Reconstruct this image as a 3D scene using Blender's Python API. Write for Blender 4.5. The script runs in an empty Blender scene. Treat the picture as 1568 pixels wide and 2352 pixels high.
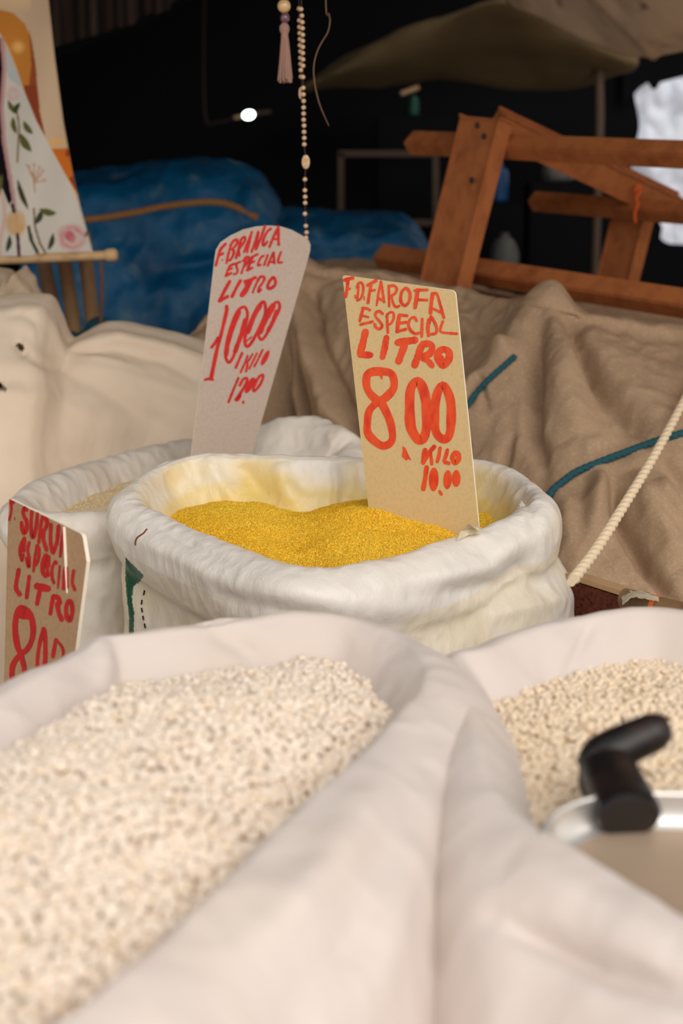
import bpy, bmesh, math, random
import numpy as np
from mathutils import Vector
from mathutils.bvhtree import BVHTree

random.seed(7)
rng = np.random.default_rng(7)
sc = bpy.context.scene
COL = sc.collection

# ------------------------------------------------------------------ camera, light, exposure
CAM = np.array([0.0, 0.0, 1.35])
PITCH = math.radians(13.0)
cd = bpy.data.cameras.new('camera')
cam = bpy.data.objects.new('camera', cd)
COL.objects.link(cam)
cam.location = CAM
cam.rotation_euler = (math.pi / 2 - PITCH, 0, 0)
cd.sensor_fit = 'VERTICAL'
cd.sensor_height = 36.0
cd.lens = 50.0
cd.clip_start = 0.02
cd.dof.use_dof = True
cd.dof.focus_distance = 1.64
cd.dof.aperture_fstop = 4.4
sc.camera = cam

world = bpy.data.worlds.new('daylight')
sc.world = world
world.use_nodes = True
wn = world.node_tree
bg = wn.nodes['Background']
bg.inputs[0].default_value = (1.0, 0.957, 0.925, 1)
bg.inputs[1].default_value = 0.82

def sun(name, frm, to, strength, angle, color):
    l = bpy.data.lights.new(name, 'SUN')
    l.energy = strength
    l.angle = math.radians(angle)
    l.color = color
    o = bpy.data.objects.new(name, l)
    COL.objects.link(o)
    o.location = frm
    o.rotation_euler = (Vector(to) - Vector(frm)).to_track_quat('-Z', 'Y').to_euler()
    return o
# hazy sun through thin cloud, from the open front of the stall, high and to the right
sun('hazy_sun', (1.3, -1.6, 3.3), (0, 1.4, 0.9), 1.5, 50, (1.0, 0.95, 0.905))

sc.view_settings.view_transform = 'Standard'
sc.view_settings.look = 'None'
sc.view_settings.exposure = 0.32
sc.view_settings.gamma = 1.0
sc.view_settings.use_curve_mapping = False

# ------------------------------------------------------------------ helpers
F = 50 / 36 * 2352
RV = np.array([1.0, 0, 0])
FV = np.array([0, math.cos(PITCH), -math.sin(PITCH)])
UV = np.array([0, math.sin(PITCH), math.cos(PITCH)])

def ray(x, y):
    return RV * (x - 784) / F + UV * (1176 - y) / F + FV

def at(x, y, Y):                 # the point at distance Y into the stall seen at photo pixel (x, y)
    d = ray(x, y)
    return CAM + d * (Y / d[1])

def atz(x, y, z):                # the same at height z
    d = ray(x, y)
    return CAM + d * ((z - CAM[2]) / d[2])

def proj(P):
    v = np.asarray(P) - CAM
    w = v @ FV
    return 784 + F * (v @ RV) / w, 1176 - F * (v @ UV) / w

def lin(r, g, b):
    def c(v):
        v /= 255.0
        return v / 12.92 if v <= 0.04045 else ((v + 0.055) / 1.055) ** 2.4
    return (c(r), c(g), c(b))

_perm = np.random.default_rng(3).permutation(256)
_perm = np.concatenate([_perm, _perm, _perm])
_g = np.random.default_rng(4).normal(size=(256, 3))
_g /= np.linalg.norm(_g, axis=1)[:, None]

def perlin(p):
    p = np.asarray(p, float)
    i = np.floor(p).astype(int)
    f = p - i
    i &= 255
    u = f * f * f * (f * (f * 6 - 15) + 10)
    out = 0
    for dx in (0, 1):
        wx = u[..., 0] if dx else 1 - u[..., 0]
        for dy in (0, 1):
            wy = u[..., 1] if dy else 1 - u[..., 1]
            for dz in (0, 1):
                wz = u[..., 2] if dz else 1 - u[..., 2]
                h = _perm[(_perm[(_perm[(i[..., 0] + dx) & 255] + i[..., 1] + dy) & 255] + i[..., 2] + dz) & 255]
                gr = _g[h]
                d = gr[..., 0] * (f[..., 0] - dx) + gr[..., 1] * (f[..., 1] - dy) + gr[..., 2] * (f[..., 2] - dz)
                out = out + wx * wy * wz * d
    return out * 1.5

def fbm(p, oct=3):
    s, a = 0, 1.0
    for k in range(oct):
        s = s + a * perlin(np.asarray(p) * 2 ** k + 17.3 * k)
        a *= 0.5
    return s

def ridge(p, oct=2):
    s, a = 0, 1.0
    for k in range(oct):
        s = s + a * (1 - 2.2 * np.abs(perlin(np.asarray(p) * 2 ** k + 9.1 * k)))
        a *= 0.5
    return s

def catmull(pts, n, closed=False):
    """n samples, even in arc length, along a Catmull-Rom curve"""
    P = np.asarray(pts, float)
    m = len(P)
    if closed:
        idx = lambda k: P[k % m]
        segs = m
    else:
        E = np.vstack([2 * P[0] - P[1], P, 2 * P[-1] - P[-2]])
        idx = lambda k: E[k + 1]
        segs = m - 1
    out = []
    ts = np.linspace(0, 1, 24, endpoint=False)[:, None]
    for s in range(segs):
        a, b, c, d = idx(s - 1), idx(s), idx(s + 1), idx(s + 2)
        out.append(0.5 * (2 * b + (c - a) * ts + (2 * a - 5 * b + 4 * c - d) * ts ** 2 + (3 * b - a - 3 * c + d) * ts ** 3))
    D = np.vstack(out + [idx(segs)[None]])
    L = np.concatenate([[0], np.cumsum(np.linalg.norm(np.diff(D[:, :3], axis=0), axis=1))])
    q = np.linspace(0, L[-1], n, endpoint=not closed)
    return np.stack([np.interp(q, L, D[:, k]) for k in range(D.shape[1])], 1)

def crom1(G, n):
    """uniform Catmull-Rom along axis 0 of control array G"""
    G = np.asarray(G, float)
    m = len(G)
    E = np.concatenate([2 * G[:1] - G[1:2], G, 2 * G[-1:] - G[-2:-1]])
    t = np.linspace(0, m - 1, n)
    s = np.minimum(t.astype(int), m - 2)
    u = (t - s).reshape((-1,) + (1,) * (G.ndim - 1))
    a, b, c, d = E[s], E[s + 1], E[s + 2], E[s + 3]
    return 0.5 * (2 * b + (c - a) * u + (2 * a - 5 * b + 4 * c - d) * u ** 2 + (3 * b - a - 3 * c + d) * u ** 3)

def grid_faces(nu, nv, closed=False):
    """rows nu x columns nv, closed around the columns"""
    r = np.arange(nu - 1)[:, None]
    c = np.arange(nv if closed else nv - 1)[None]
    c2 = (c + 1) % nv
    return np.stack([r * nv + c, r * nv + c2, (r + 1) * nv + c2, (r + 1) * nv + c], -1).reshape(-1, 4)

def grid_normals(G, closed=False):
    du = np.gradient(G, axis=0)
    if closed:
        dv = (np.roll(G, -1, 1) - np.roll(G, 1, 1)) / 2
    else:
        dv = np.gradient(G, axis=1)
    n = np.cross(dv, du)
    return n / (np.linalg.norm(n, axis=-1)[..., None] + 1e-12)

def mesh(name, verts, faces, m, parent=None, smooth=True, colors=None, thick=None, loc=None, sharp=None):
    """one mesh object; verts in world coordinates. The origin goes to loc (a thing's base) or to the parent's."""
    V = np.asarray(verts, float).reshape(-1, 3)
    if parent is not None:
        off = np.array(parent['_base'])
    else:
        off = np.array(loc) if loc is not None else np.array([V[:, 0].mean(), V[:, 1].mean(), V[:, 2].min()])
    me = bpy.data.meshes.new(name)
    V2 = V - off
    if isinstance(faces, np.ndarray):
        k = faces.shape[1]
        me.vertices.add(len(V2))
        me.vertices.foreach_set('co', V2.ravel())
        me.loops.add(faces.size)
        me.loops.foreach_set('vertex_index', faces.ravel().astype(np.int32))
        me.polygons.add(len(faces))
        me.polygons.foreach_set('loop_start', np.arange(0, faces.size, k, dtype=np.int32))
        me.polygons.foreach_set('loop_total', np.full(len(faces), k, dtype=np.int32))
        me.update(calc_edges=True)
        me.validate()
    else:
        me.from_pydata(V2.tolist(), [], [list(map(int, q)) for q in faces])
    if smooth:
        me.polygons.foreach_set('use_smooth', np.ones(len(me.polygons), bool))
    if sharp:
        me.set_sharp_from_angle(angle=math.radians(sharp))
    if colors is not None:
        a = me.color_attributes.new('tint', 'FLOAT_COLOR', 'POINT')
        c = np.asarray(colors, float).reshape(-1, 3)
        a.data.foreach_set('color', np.hstack([c, np.ones((len(c), 1))]).ravel())
    me.materials.append(m)
    o = bpy.data.objects.new(name, me)
    COL.objects.link(o)
    if parent is not None:
        o.parent = parent
        base = np.array(parent['_base'])
        o['_base'] = [float(v) for v in base]
    else:
        o.location = off
        o['_base'] = [float(v) for v in off]
    if thick:
        md = o.modifiers.new('thickness', 'SOLIDIFY')
        md.thickness = thick
        md.offset = -1.0
    return o

def tag(o, label, cat, group=None, kind=None):
    o['label'] = label
    o['category'] = cat
    if group:
        o['group'] = group
    if kind:
        o['kind'] = kind
    return o

def thing(name, label, cat, loc, group=None):
    o = bpy.data.objects.new(name, None)
    o.empty_display_size = 0.05
    COL.objects.link(o)
    o.location = [float(v) for v in loc]
    o['_base'] = [float(v) for v in loc]
    return tag(o, label, cat, group)

def struct(name, verts, faces, m, smooth=False, thick=None):
    o = mesh(name, verts, faces, m, None, smooth, thick=thick)
    o['kind'] = 'structure'
    return o

class MB:
    """collects verts and faces of one mesh"""
    def __init__(self):
        self.v, self.f, self.n = [], [], 0
    def add(self, V, Fc):
        V = np.asarray(V, float).reshape(-1, 3)
        self.v.append(V)
        self.f += [[int(i) + self.n for i in q] for q in Fc]
        self.n += len(V)
    def tube(self, path, r, seg=10, caps=True, twist=None, flat=None):
        P = np.asarray(path, float)
        n = len(P)
        r = np.broadcast_to(np.asarray(r, float), (n,))
        T = np.gradient(P, axis=0)
        T /= np.linalg.norm(T, axis=1)[:, None] + 1e-12
        ref = np.array([0, 0, 1.0]) if abs(T[0, 2]) < 0.9 else np.array([1.0, 0, 0])
        X = np.cross(ref, T[0]); X /= np.linalg.norm(X)
        V = []
        s = 0
        a = np.arange(seg) * 2 * math.pi / seg
        for i in range(n):
            X = X - T[i] * (X @ T[i]); X /= np.linalg.norm(X)
            Yv = np.cross(T[i], X)
            rr = np.full(seg, r[i])
            if twist:
                if i:
                    s += np.linalg.norm(P[i] - P[i - 1])
                lobes, pitch, depth = twist
                ph = lobes / 2 * (a - 2 * math.pi * s / pitch)
                rr = r[i] * (1 - depth + depth * np.abs(np.cos(ph)) ** 0.8)
            k2 = flat if flat else 1.0
            V.append(P[i] + rr[:, None] * (np.cos(a)[:, None] * X + k2 * np.sin(a)[:, None] * Yv))
        V = np.vstack(V)
        fc = grid_faces(n, seg, True).tolist()
        if caps:
            fc.append(list(range(seg))[::-1])
            fc.append([(n - 1) * seg + k for k in range(seg)])
        self.add(V, fc)
        return self
    def beam(self, p0, p1, w, h, side, bevel=0.003):
        """box from p0 to p1: w along `side`, h along the third axis, bevelled"""
        p0, p1, side = (np.asarray(q, float) for q in (p0, p1, side))
        t = p1 - p0; L = np.linalg.norm(t); t /= L
        s = side - t * (side @ t); s /= np.linalg.norm(s)
        u = np.cross(t, s)
        bm = bmesh.new()
        bmesh.ops.create_cube(bm, size=1.0)
        for v in bm.verts:
            c = v.co
            v.co = Vector(p0 + t * (c.x + .5) * L + s * c.y * w + u * c.z * h)
        if bevel:
            bmesh.ops.bevel(bm, geom=list(bm.edges), offset=bevel, segments=2, affect='EDGES')
        bm.verts.index_update()
        self.add([v.co[:] for v in bm.verts], [[v.index for v in q.verts] for q in bm.faces])
        bm.free()
        return self
    def ball(self, c, rx, ry=None, rz=None, seg=14, rings=9, axes=None):
        ry = rx if ry is None else ry
        rz = rx if rz is None else rz
        th = np.linspace(0, math.pi, rings)[:, None]
        ph = np.arange(seg)[None] * 2 * math.pi / seg
        V = np.stack([rx * np.sin(th) * np.cos(ph), ry * np.sin(th) * np.sin(ph), rz * np.cos(th) + 0 * ph], -1).reshape(-1, 3)
        if axes is not None:
            V = V @ np.asarray(axes)
        self.add(V + np.asarray(c), grid_faces(rings, seg, True))
        return self
    def build(self, name, m, parent=None, smooth=True, thick=None, loc=None):
        return mesh(name, np.vstack(self.v), self.f, m, parent, smooth, thick=thick, loc=loc, sharp=38)

# ------------------------------------------------------------------ materials
def mat(name, rgb, rough=0.8, bump=(), var=None, tint=False, metal=0.0, spec=0.4, trans=0.0, sheen=0.0, emit=None, wave=None, coat=0.0, dark=None):
    """procedural surface. bump: list of (scale xyz, strength, distance); var: (scale, other rgb, low, high)"""
    m = bpy.data.materials.new(name)
    m.use_nodes = True
    nt = m.node_tree
    N, L = nt.nodes, nt.links
    b = N['Principled BSDF']
    b.inputs['Roughness'].default_value = rough
    b.inputs['Metallic'].default_value = metal
    b.inputs['Specular IOR Level'].default_value = spec
    if sheen:
        b.inputs['Sheen Weight'].default_value = sheen
    if coat:
        b.inputs['Coat Weight'].default_value = coat
        b.inputs['Coat Roughness'].default_value = 0.25
    tc = N.new('ShaderNodeTexCoord')
    def noise(scale, detail=4.0, rgh=0.55):
        mp = N.new('ShaderNodeMapping')
        s = scale if isinstance(scale, (tuple, list)) else (scale,) * 3
        mp.inputs['Scale'].default_value = s
        L.new(tc.outputs['Object'], mp.inputs['Vector'])
        t = N.new('ShaderNodeTexNoise')
        t.inputs['Scale'].default_value = 1.0
        t.inputs['Detail'].default_value = detail
        t.inputs['Roughness'].default_value = rgh
        L.new(mp.outputs[0], t.inputs['Vector'])
        return t.outputs['Fac']
    col = None
    def mixc(fac, a, bcol, mode='MIX'):
        x = N.new('ShaderNodeMix')
        x.data_type = 'RGBA'
        x.blend_type = mode
        for s, v in ((x.inputs[0], fac), (x.inputs[6], a), (x.inputs[7], bcol)):
            if hasattr(v, 'is_output'):
                L.new(v, s)
            elif isinstance(v, tuple):
                s.default_value = v + (1,) if len(v) == 3 else v
            else:
                s.default_value = v
        return x.outputs[2]
    col = tuple(rgb)
    for vr in (var or []):
        sc_, other, lo, hi = vr
        rp = N.new('ShaderNodeMapRange')
        rp.inputs['From Min'].default_value = lo
        rp.inputs['From Max'].default_value = hi
        L.new(noise(sc_), rp.inputs['Value'])
        col = mixc(rp.outputs[0], col, tuple(other))
    if wave:
        scv, other, amt = wave
        mp = N.new('ShaderNodeMapping')
        mp.inputs['Scale'].default_value = scv
        L.new(tc.outputs['Object'], mp.inputs['Vector'])
        w = N.new('ShaderNodeTexWave')
        w.inputs['Scale'].default_value = 1.0
        w.inputs['Distortion'].default_value = 4.0
        w.inputs['Detail'].default_value = 3.0
        L.new(mp.outputs[0], w.inputs['Vector'])
        mm = N.new('ShaderNodeMath'); mm.operation = 'MULTIPLY'; mm.inputs[1].default_value = amt
        L.new(w.outputs['Fac'], mm.inputs[0])
        col = mixc(mm.outputs[0], col, tuple(other))
    if tint:
        at_ = N.new('ShaderNodeAttribute')
        at_.attribute_name = 'tint'
        col = mixc(1.0, col, at_.outputs['Color'], 'MULTIPLY')
    if isinstance(col, tuple):
        b.inputs['Base Color'].default_value = col + (1,)
    else:
        L.new(col, b.inputs['Base Color'])
    prev = None
    for scl, st, dist in bump:
        bn = N.new('ShaderNodeBump')
        bn.inputs['Strength'].default_value = st
        bn.inputs['Distance'].default_value = dist
        L.new(noise(scl, 5.0, 0.6), bn.inputs['Height'])
        if prev is not None:
            L.new(prev, bn.inputs['Normal'])
        prev = bn.outputs['Normal']
    if prev is not None:
        L.new(prev, b.inputs['Normal'])
    if emit:
        b.inputs['Emission Color'].default_value = tuple(emit[0]) + (1,)
        b.inputs['Emission Strength'].default_value = emit[1]
    if trans:
        tr = N.new('ShaderNodeBsdfTranslucent')
        if isinstance(col, tuple):
            tr.inputs['Color'].default_value = col + (1,)
        else:
            L.new(col, tr.inputs['Color'])
        ms = N.new('ShaderNodeMixShader')
        ms.inputs[0].default_value = trans
        L.new(b.outputs[0], ms.inputs[1])
        L.new(tr.outputs[0], ms.inputs[2])
        L.new(ms.outputs[0], N['Material Output'].inputs['Surface'])
    return m

M = {}
M['plastic_sack'] = mat('woven_plastic', lin(234, 228, 218), 0.36, [((22, 22, 14), .35, .010), ((90, 90, 26), .25, .003), ((420, 420, 90), .30, .0010)], [((7, 7, 9), lin(222, 208, 180), .52, .78)], tint=True, spec=.5, trans=.10)
M['plastic_old'] = mat('grey_woven_plastic', lin(228, 219, 206), 0.5, [((50, 50, 30), .3, .006), ((350, 350, 200), .25, .001)], [((8, 8, 8), lin(214, 200, 182), .5, .75)], spec=.45, trans=.08)
M['cotton'] = mat('white_cotton', lin(222, 210, 202), 0.85, [((18, 18, 14), .25, .008), ((900, 900, 900), .12, .0006)], [((5, 5, 5), lin(218, 202, 186), .5, .8)], spec=.2, sheen=.15, trans=.10)
M['pale_cloth'] = mat('pale_cotton_cover', lin(234, 214, 190), 0.9, [((16, 16, 16), .2, .006), ((800, 800, 800), .2, .0008)], [((6, 6, 6), lin(224, 200, 172), .5, .8)], spec=.15, trans=.05)
M['beige_cloth'] = mat('beige_cloth', lin(190, 168, 142), 0.9, [((30, 30, 30), .3, .006)], spec=.15)
M['canvas'] = mat('brown_canvas', lin(168, 140, 112), 0.92, [((26, 26, 26), .3, .005), ((950, 950, 950), .45, .0009)], [((5, 5, 5), lin(156, 126, 98), .45, .75), ((240, 240, 240), lin(186, 164, 136), .5, .8)], spec=.12)
M['blue_tarp'] = mat('blue_tarp', lin(4, 92, 138), 0.5, [((9, 9, 9), .5, .02), ((60, 60, 60), .3, .004)], [((5, 5, 5), lin(2, 60, 96), .45, .7), ((14, 14, 14), lin(110, 140, 150), .56, .82)], spec=.4)
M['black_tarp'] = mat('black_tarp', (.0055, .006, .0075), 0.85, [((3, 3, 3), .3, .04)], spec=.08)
M['dark_ground'] = mat('paving', lin(172, 160, 146), .9, [((60, 60, 60), .3, .01)])
M['olive_tarp'] = mat('olive_tarp', lin(116, 97, 68), 0.85, [((4, 4, 4), .3, .03)], spec=.2)
M['awning'] = mat('tan_awning', lin(240, 206, 170), 0.85, [((6, 6, 6), .4, .02)], [((5, 5, 5), lin(170, 136, 106), .5, .75), ((14, 14, 14), lin(98, 74, 56), .64, .78)], spec=.15)
M['white_plastic'] = mat('white_plastic_sheet', lin(232, 236, 244), .4, [((7, 7, 7), .6, .05), ((20, 20, 20), .4, .02)], [((4, 4, 3), lin(176, 180, 188), .55, .8)], trans=.4)
M['card_tan'] = mat('yellow_card', lin(214, 186, 134), .7, [((700, 700, 700), .08, .0004)], [((260, 260, 260), lin(204, 178, 130), .45, .7)], spec=.3)
M['card_grey'] = mat('grey_card', lin(192, 174, 158), .7, [((700, 700, 700), .08, .0004)], [((260, 260, 260), lin(182, 162, 146), .45, .7)], spec=.3)
M['card_brown'] = mat('brown_card', lin(168, 136, 102), .6, [((700, 700, 700), .08, .0004)], [((260, 260, 260), lin(156, 124, 90), .45, .7)], spec=.4)
M['card_edge'] = mat('card_edge', lin(240, 228, 206), .7)
M['ink_orange'] = mat('orange_red_marker', lin(232, 80, 32), .5, [], [((90, 90, 40), lin(214, 52, 18), .45, .65)])
M['ink_red'] = mat('red_marker', lin(206, 32, 22), .5, [], [((90, 90, 40), lin(186, 16, 14), .45, .65)])
M['ink_dark'] = mat('dark_red_marker', lin(184, 22, 18), .5, [], [((90, 90, 40), lin(164, 14, 14), .45, .65)])
M['flour_yellow'] = mat('yellow_manioc_flour', lin(252, 206, 62), .9, [((500, 500, 500), .7, .003)], [((380, 380, 380), lin(240, 176, 36), .42, .62)], tint=True, spec=.1)
M['flour_beige'] = mat('white_manioc_flour', lin(236, 212, 168), .9, [((450, 450, 450), .7, .003)], spec=.1)
M['pearl'] = mat('puffed_grain', lin(248, 233, 216), .75, [((900, 900, 900), .2, .0006)], tint=True, spec=.25, trans=.10)
M['hominy'] = mat('dry_hominy', lin(250, 231, 204), .6, [((900, 900, 900), .2, .0005)], tint=True, spec=.3, trans=.10)
M['wood'] = mat('orange_wood', lin(176, 106, 60), .7, [((60, 60, 60), .25, .003)], [((34, 34, 22), lin(150, 84, 46), .45, .75), ((9, 9, 9), lin(120, 62, 32), .6, .8)], spec=.25)
M['wood_dark'] = mat('dark_wood', lin(96, 46, 30), .8, [((30, 300, 300), .5, .002)], [((12, 200, 200), lin(60, 26, 18), .45, .65)], spec=.2)
M['wood_pale'] = mat('raw_wood', lin(176, 142, 104), .8, [((90, 90, 90), .3, .002)])
M['dowel'] = mat('pale_dowel', lin(206, 170, 124), .6, [((40, 300, 300), .2, .001)], [((30, 60, 60), lin(178, 138, 94), .5, .7)])
M['bamboo'] = mat('brown_bamboo', lin(126, 96, 66), .5, [((60, 60, 30), .2, .002)], [((20, 20, 9), lin(92, 66, 44), .5, .7)], spec=.4)
M['cane'] = mat('cane', lin(140, 106, 70), .7, [((90, 90, 9), .3, .002)], [((14, 14, 7), lin(110, 74, 46), .45, .7)])
M['rope_cream'] = mat('cream_rope', lin(226, 204, 170), .85, [((500, 500, 500), .4, .001)])
M['rope_teal'] = mat('teal_rope', lin(26, 78, 88), .8, [((500, 500, 500), .5, .001)])
M['rope_gold'] = mat('golden_rope', lin(176, 120, 58), .85, [((400, 400, 400), .4, .001)])
M['twine'] = mat('brown_twine', lin(112, 72, 48), .9)
M['orange_twine'] = mat('orange_twine', lin(224, 96, 26), .8)
M['bead'] = mat('cream_bead', lin(224, 186, 148), .35, spec=.6)
M['pearl_bead'] = mat('golden_pearl', lin(222, 184, 130), .25, spec=.7, coat=.6)
M['purple_bead'] = mat('purple_bead', lin(110, 70, 84), .15, spec=.8, coat=.5)
M['tassel'] = mat('mauve_tassel', lin(168, 126, 108), .8, [((900, 900, 60), .5, .001)], sheen=.4)
M['tan_cord'] = mat('tan_cord', lin(146, 108, 84), .6)
M['cord_dark'] = mat('dark_cord', lin(58, 42, 36), .8)
M['metal'] = mat('aluminium', lin(222, 218, 212), .34, [((80, 500, 500), .05, .0005)], metal=.8)
M['metal_matte'] = mat('worn_aluminium', lin(178, 156, 134), .5, [((16, 400, 400), .12, .0006)], metal=.4)
M['bakelite'] = mat('black_bakelite', (.008, .007, .007), .35, [((60, 60, 60), .15, .003)], [((24, 24, 24), lin(52, 36, 30), .5, .8)], spec=.35)
M['banner'] = mat('printed_cloth', (1, 1, 1), .9, [((700, 700, 700), .25, .0008)], tint=True, spec=.1, trans=.05)
M['glow'] = mat('lit_bulb', (1, 1, 1), .4, emit=((.86, 1.0, .95), 9.0))
M['stripe_cloth'] = mat('dim_striped_cloth', lin(26, 22, 22), .9, wave=((9, 0, 0), lin(88, 66, 54), .8))
M['frame_dim'] = mat('dark_frame_wood', lin(86, 68, 54), .8)
M['plastic_blue'] = mat('blue_plastic', lin(6, 62, 110), .5)
M['plastic_grey'] = mat('grey_plastic_bag', lin(110, 110, 104), .5, [((20, 20, 20), .4, .02)], trans=.2)
M['plastic_green'] = mat('green_glass', lin(10, 70, 56), .4)
M['film'] = mat('clear_film', lin(236, 226, 200), .25, [((80, 80, 80), .5, .004)], spec=.6, trans=.5)
M['stitch'] = mat('black_thread', lin(48, 40, 36), .9)
M['orange_tape'] = mat('orange_tape', lin(224, 110, 40), .6)

# ------------------------------------------------------------------ the stall itself
def quad(*p):
    return np.array(p, float), [list(range(len(p)))]

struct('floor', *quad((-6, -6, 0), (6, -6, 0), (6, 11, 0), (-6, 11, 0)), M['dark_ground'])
struct('wall_right', *quad((2.9, 2.2, 0), (2.9, 5.3, 0), (2.9, 5.3, 2.8), (2.9, 2.2, 2.8)), M['black_tarp'])  # unseen wall added to keep side light off the back

def sheet(rows, nu, nv):
    """smooth surface through control rows (all with as many points)"""
    G = np.asarray(rows, float)
    A = crom1(G, nu)
    B = crom1(np.swapaxes(A, 0, 1), nv)
    return np.swapaxes(B, 0, 1)

# back wall: a black tarp with a ragged right edge, beyond which the street is bright
edge = [(1462, -60), (1462, 190), (1456, 215), (1468, 290), (1454, 350), (1452, 410), (1488, 470), (1520, 520), (1516, 545), (1540, 560), (1620, 572)]
YB = 5.3
we = np.array([at(x, y, YB) for x, y in edge])
we = catmull(we, 60)
zt = 2.75
rows = []
for k, x0 in enumerate(np.linspace(0, 1, 30)):
    c = we.copy()
    c[:, 0] = -3.0 * (1 - x0) + we[:, 0] * x0
    c[:, 1] += 0.05 * np.sin(9 * c[:, 0]) * (1 - x0)
    rows.append(c)
W = np.array(rows)
top = W[:, :1].copy(); top[:, :, 2] = zt
bot = W[:, -1:].copy(); bot[:, :, 2] = 0
bl = W[:, -1:].copy()
W = np.concatenate([top, W, bot], 1)
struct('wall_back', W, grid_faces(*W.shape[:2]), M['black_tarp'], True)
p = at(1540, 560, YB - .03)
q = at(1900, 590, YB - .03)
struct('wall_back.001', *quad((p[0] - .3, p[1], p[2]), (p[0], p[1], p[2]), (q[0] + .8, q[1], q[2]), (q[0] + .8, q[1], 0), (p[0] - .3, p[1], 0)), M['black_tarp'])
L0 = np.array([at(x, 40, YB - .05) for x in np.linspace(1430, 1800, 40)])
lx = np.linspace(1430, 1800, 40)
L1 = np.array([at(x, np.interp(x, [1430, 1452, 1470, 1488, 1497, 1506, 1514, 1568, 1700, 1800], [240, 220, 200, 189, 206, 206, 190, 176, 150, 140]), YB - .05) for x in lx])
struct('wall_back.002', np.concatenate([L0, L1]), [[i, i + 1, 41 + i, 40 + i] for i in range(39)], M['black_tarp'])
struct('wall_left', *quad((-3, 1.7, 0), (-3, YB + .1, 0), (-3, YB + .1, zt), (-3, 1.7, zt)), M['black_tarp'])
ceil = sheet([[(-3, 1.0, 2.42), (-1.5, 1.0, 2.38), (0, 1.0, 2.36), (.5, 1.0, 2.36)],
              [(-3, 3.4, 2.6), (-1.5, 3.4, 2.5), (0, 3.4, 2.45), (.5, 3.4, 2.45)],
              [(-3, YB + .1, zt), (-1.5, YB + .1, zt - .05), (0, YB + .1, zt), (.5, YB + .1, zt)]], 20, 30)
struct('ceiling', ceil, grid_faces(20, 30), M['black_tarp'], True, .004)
# unseen roof panels right of that, added so their gap lights the olive tarp
struct('ceiling.002', *quad((.5, 1.0, 2.36), (3.2, 1.0, 2.36), (3.2, 3.2, 2.46), (.5, 3.2, 2.46)), M['black_tarp'])  # unseen panel added to keep daylight off the lower back
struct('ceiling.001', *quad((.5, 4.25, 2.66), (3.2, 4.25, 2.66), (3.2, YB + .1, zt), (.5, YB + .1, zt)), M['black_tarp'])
# tan awning on the right with a scalloped lower edge
low = [(1130, -60, 4.2), (1172, 8, 4.1), (1250, 48, 4.0), (1330, 92, 3.9), (1420, 134, 3.8), (1500, 131, 3.7), (1600, 116, 3.6), (1760, 90, 3.5), (2050, 70, 3.5)]
low = np.array([at(*q) for q in low])
lo2 = low.copy(); lo2[:, 2] += .10; lo2[:, 1] -= .5; lo2[:, 0] += .04
lo3 = low.copy(); lo3[:, 2] = np.maximum(low[:, 2] + .3, 2.10); lo3[:, 1] = 2.6; lo3[:, 0] += .1
lo4 = low.copy(); lo4[:, 2] = 2.26; lo4[:, 1] = 1.7; lo4[:, 0] += .1
aw = sheet([low, lo2, lo3, lo4], 80, 90)
aw += grid_normals(aw) * (0.02 * fbm(aw * 2.5))[..., None]
# the stitched seam running up the awning
ax, ay = proj(aw)
dseam = np.abs((ax - 1380) - (ay - 0) * .93)
aw[..., 2] -= .012 * np.exp(-(dseam / 12) ** 2)
o = mesh('canvas_awning', aw, grid_faces(80, 90), M['awning'], thick=.003)
tag(o, 'tan canvas awning sagging over the right side, dark seam across it', 'awning')
# olive tarp hanging behind it, catching daylight through the roof gap
A = [(700, 190, 4.95), (860, 110, 4.85), (1000, 58, 4.7), (1160, 0, 4.5), (1300, 60, 4.6), (1400, 110, 4.7), (1450, 140, 4.8)]
A = np.array([at(*q) for q in A])
A0 = A.copy(); A0[:, 2] += .02; A0[:, 1] += .12
B = [(700, 215, 5.0), (860, 190, 4.98), (1000, 180, 4.95), (1160, 190, 4.9), (1300, 200, 4.9), (1400, 172, 4.85), (1450, 160, 4.85)]  # tarp ends here: the fade of its light is put into the outline
B = np.array([at(*q) for q in B])
A1 = A * .55 + B * .45; A1[:, 1] -= .06
B2 = B.copy(); B2[:, 1] += .10; B2[:, 2] += .02
ol = sheet([A0, A, A1, B, B2], 60, 60)
ol += grid_normals(ol) * (.02 * fbm(ol * 3))[..., None]
o = mesh('olive_tarp', ol, grid_faces(60, 60), M['olive_tarp'], thick=.003)
tag(o, 'dim olive tarp peaking under the roof, lit along its top', 'tarp')
# bright plastic sheeting out in the street
P0 = np.array([[at(x, y, 8.0 + .05 * math.sin(x * .05)) for x in (1360, 1440, 1500, 1560, 1640, 1780)] for y in (60, 200, 300, 400, 500, 640)])
ps = sheet(P0, 90, 80)
ps[..., 1] += .05 * ridge(ps * np.array([5, 1, 3.0]))
ps[0, :, 2] += 1.0
o = mesh('plastic_sheet', ps, grid_faces(90, 80), M['white_plastic'], thick=.002)
tag(o, 'crumpled white plastic sheeting glowing in daylight at the right edge', 'plastic sheet')
mb = MB().tube([at(1700, 700, 8.35) * [1, 1, 0], at(1700, 60, 8.35) + [0, 0, 1.0]], .03)
mb.tube([at(1390, 700, 8.35) * [1, 1, 0], at(1390, 60, 8.35) + [0, 0, 1.0]], .03)
pr = thing('sheeting_frame', 'metal posts carrying the white plastic sheeting outside', 'frame', at(1550, 700, 8.35) * [1, 1, 0])
mesh('post', mb.v[0], mb.f[:len(mb.f) // 2], M['frame_dim'], pr)
mesh('post', mb.v[1], [[i - len(mb.v[0]) for i in q] for q in mb.f[len(mb.f) // 2:]], M['frame_dim'], pr)
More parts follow.
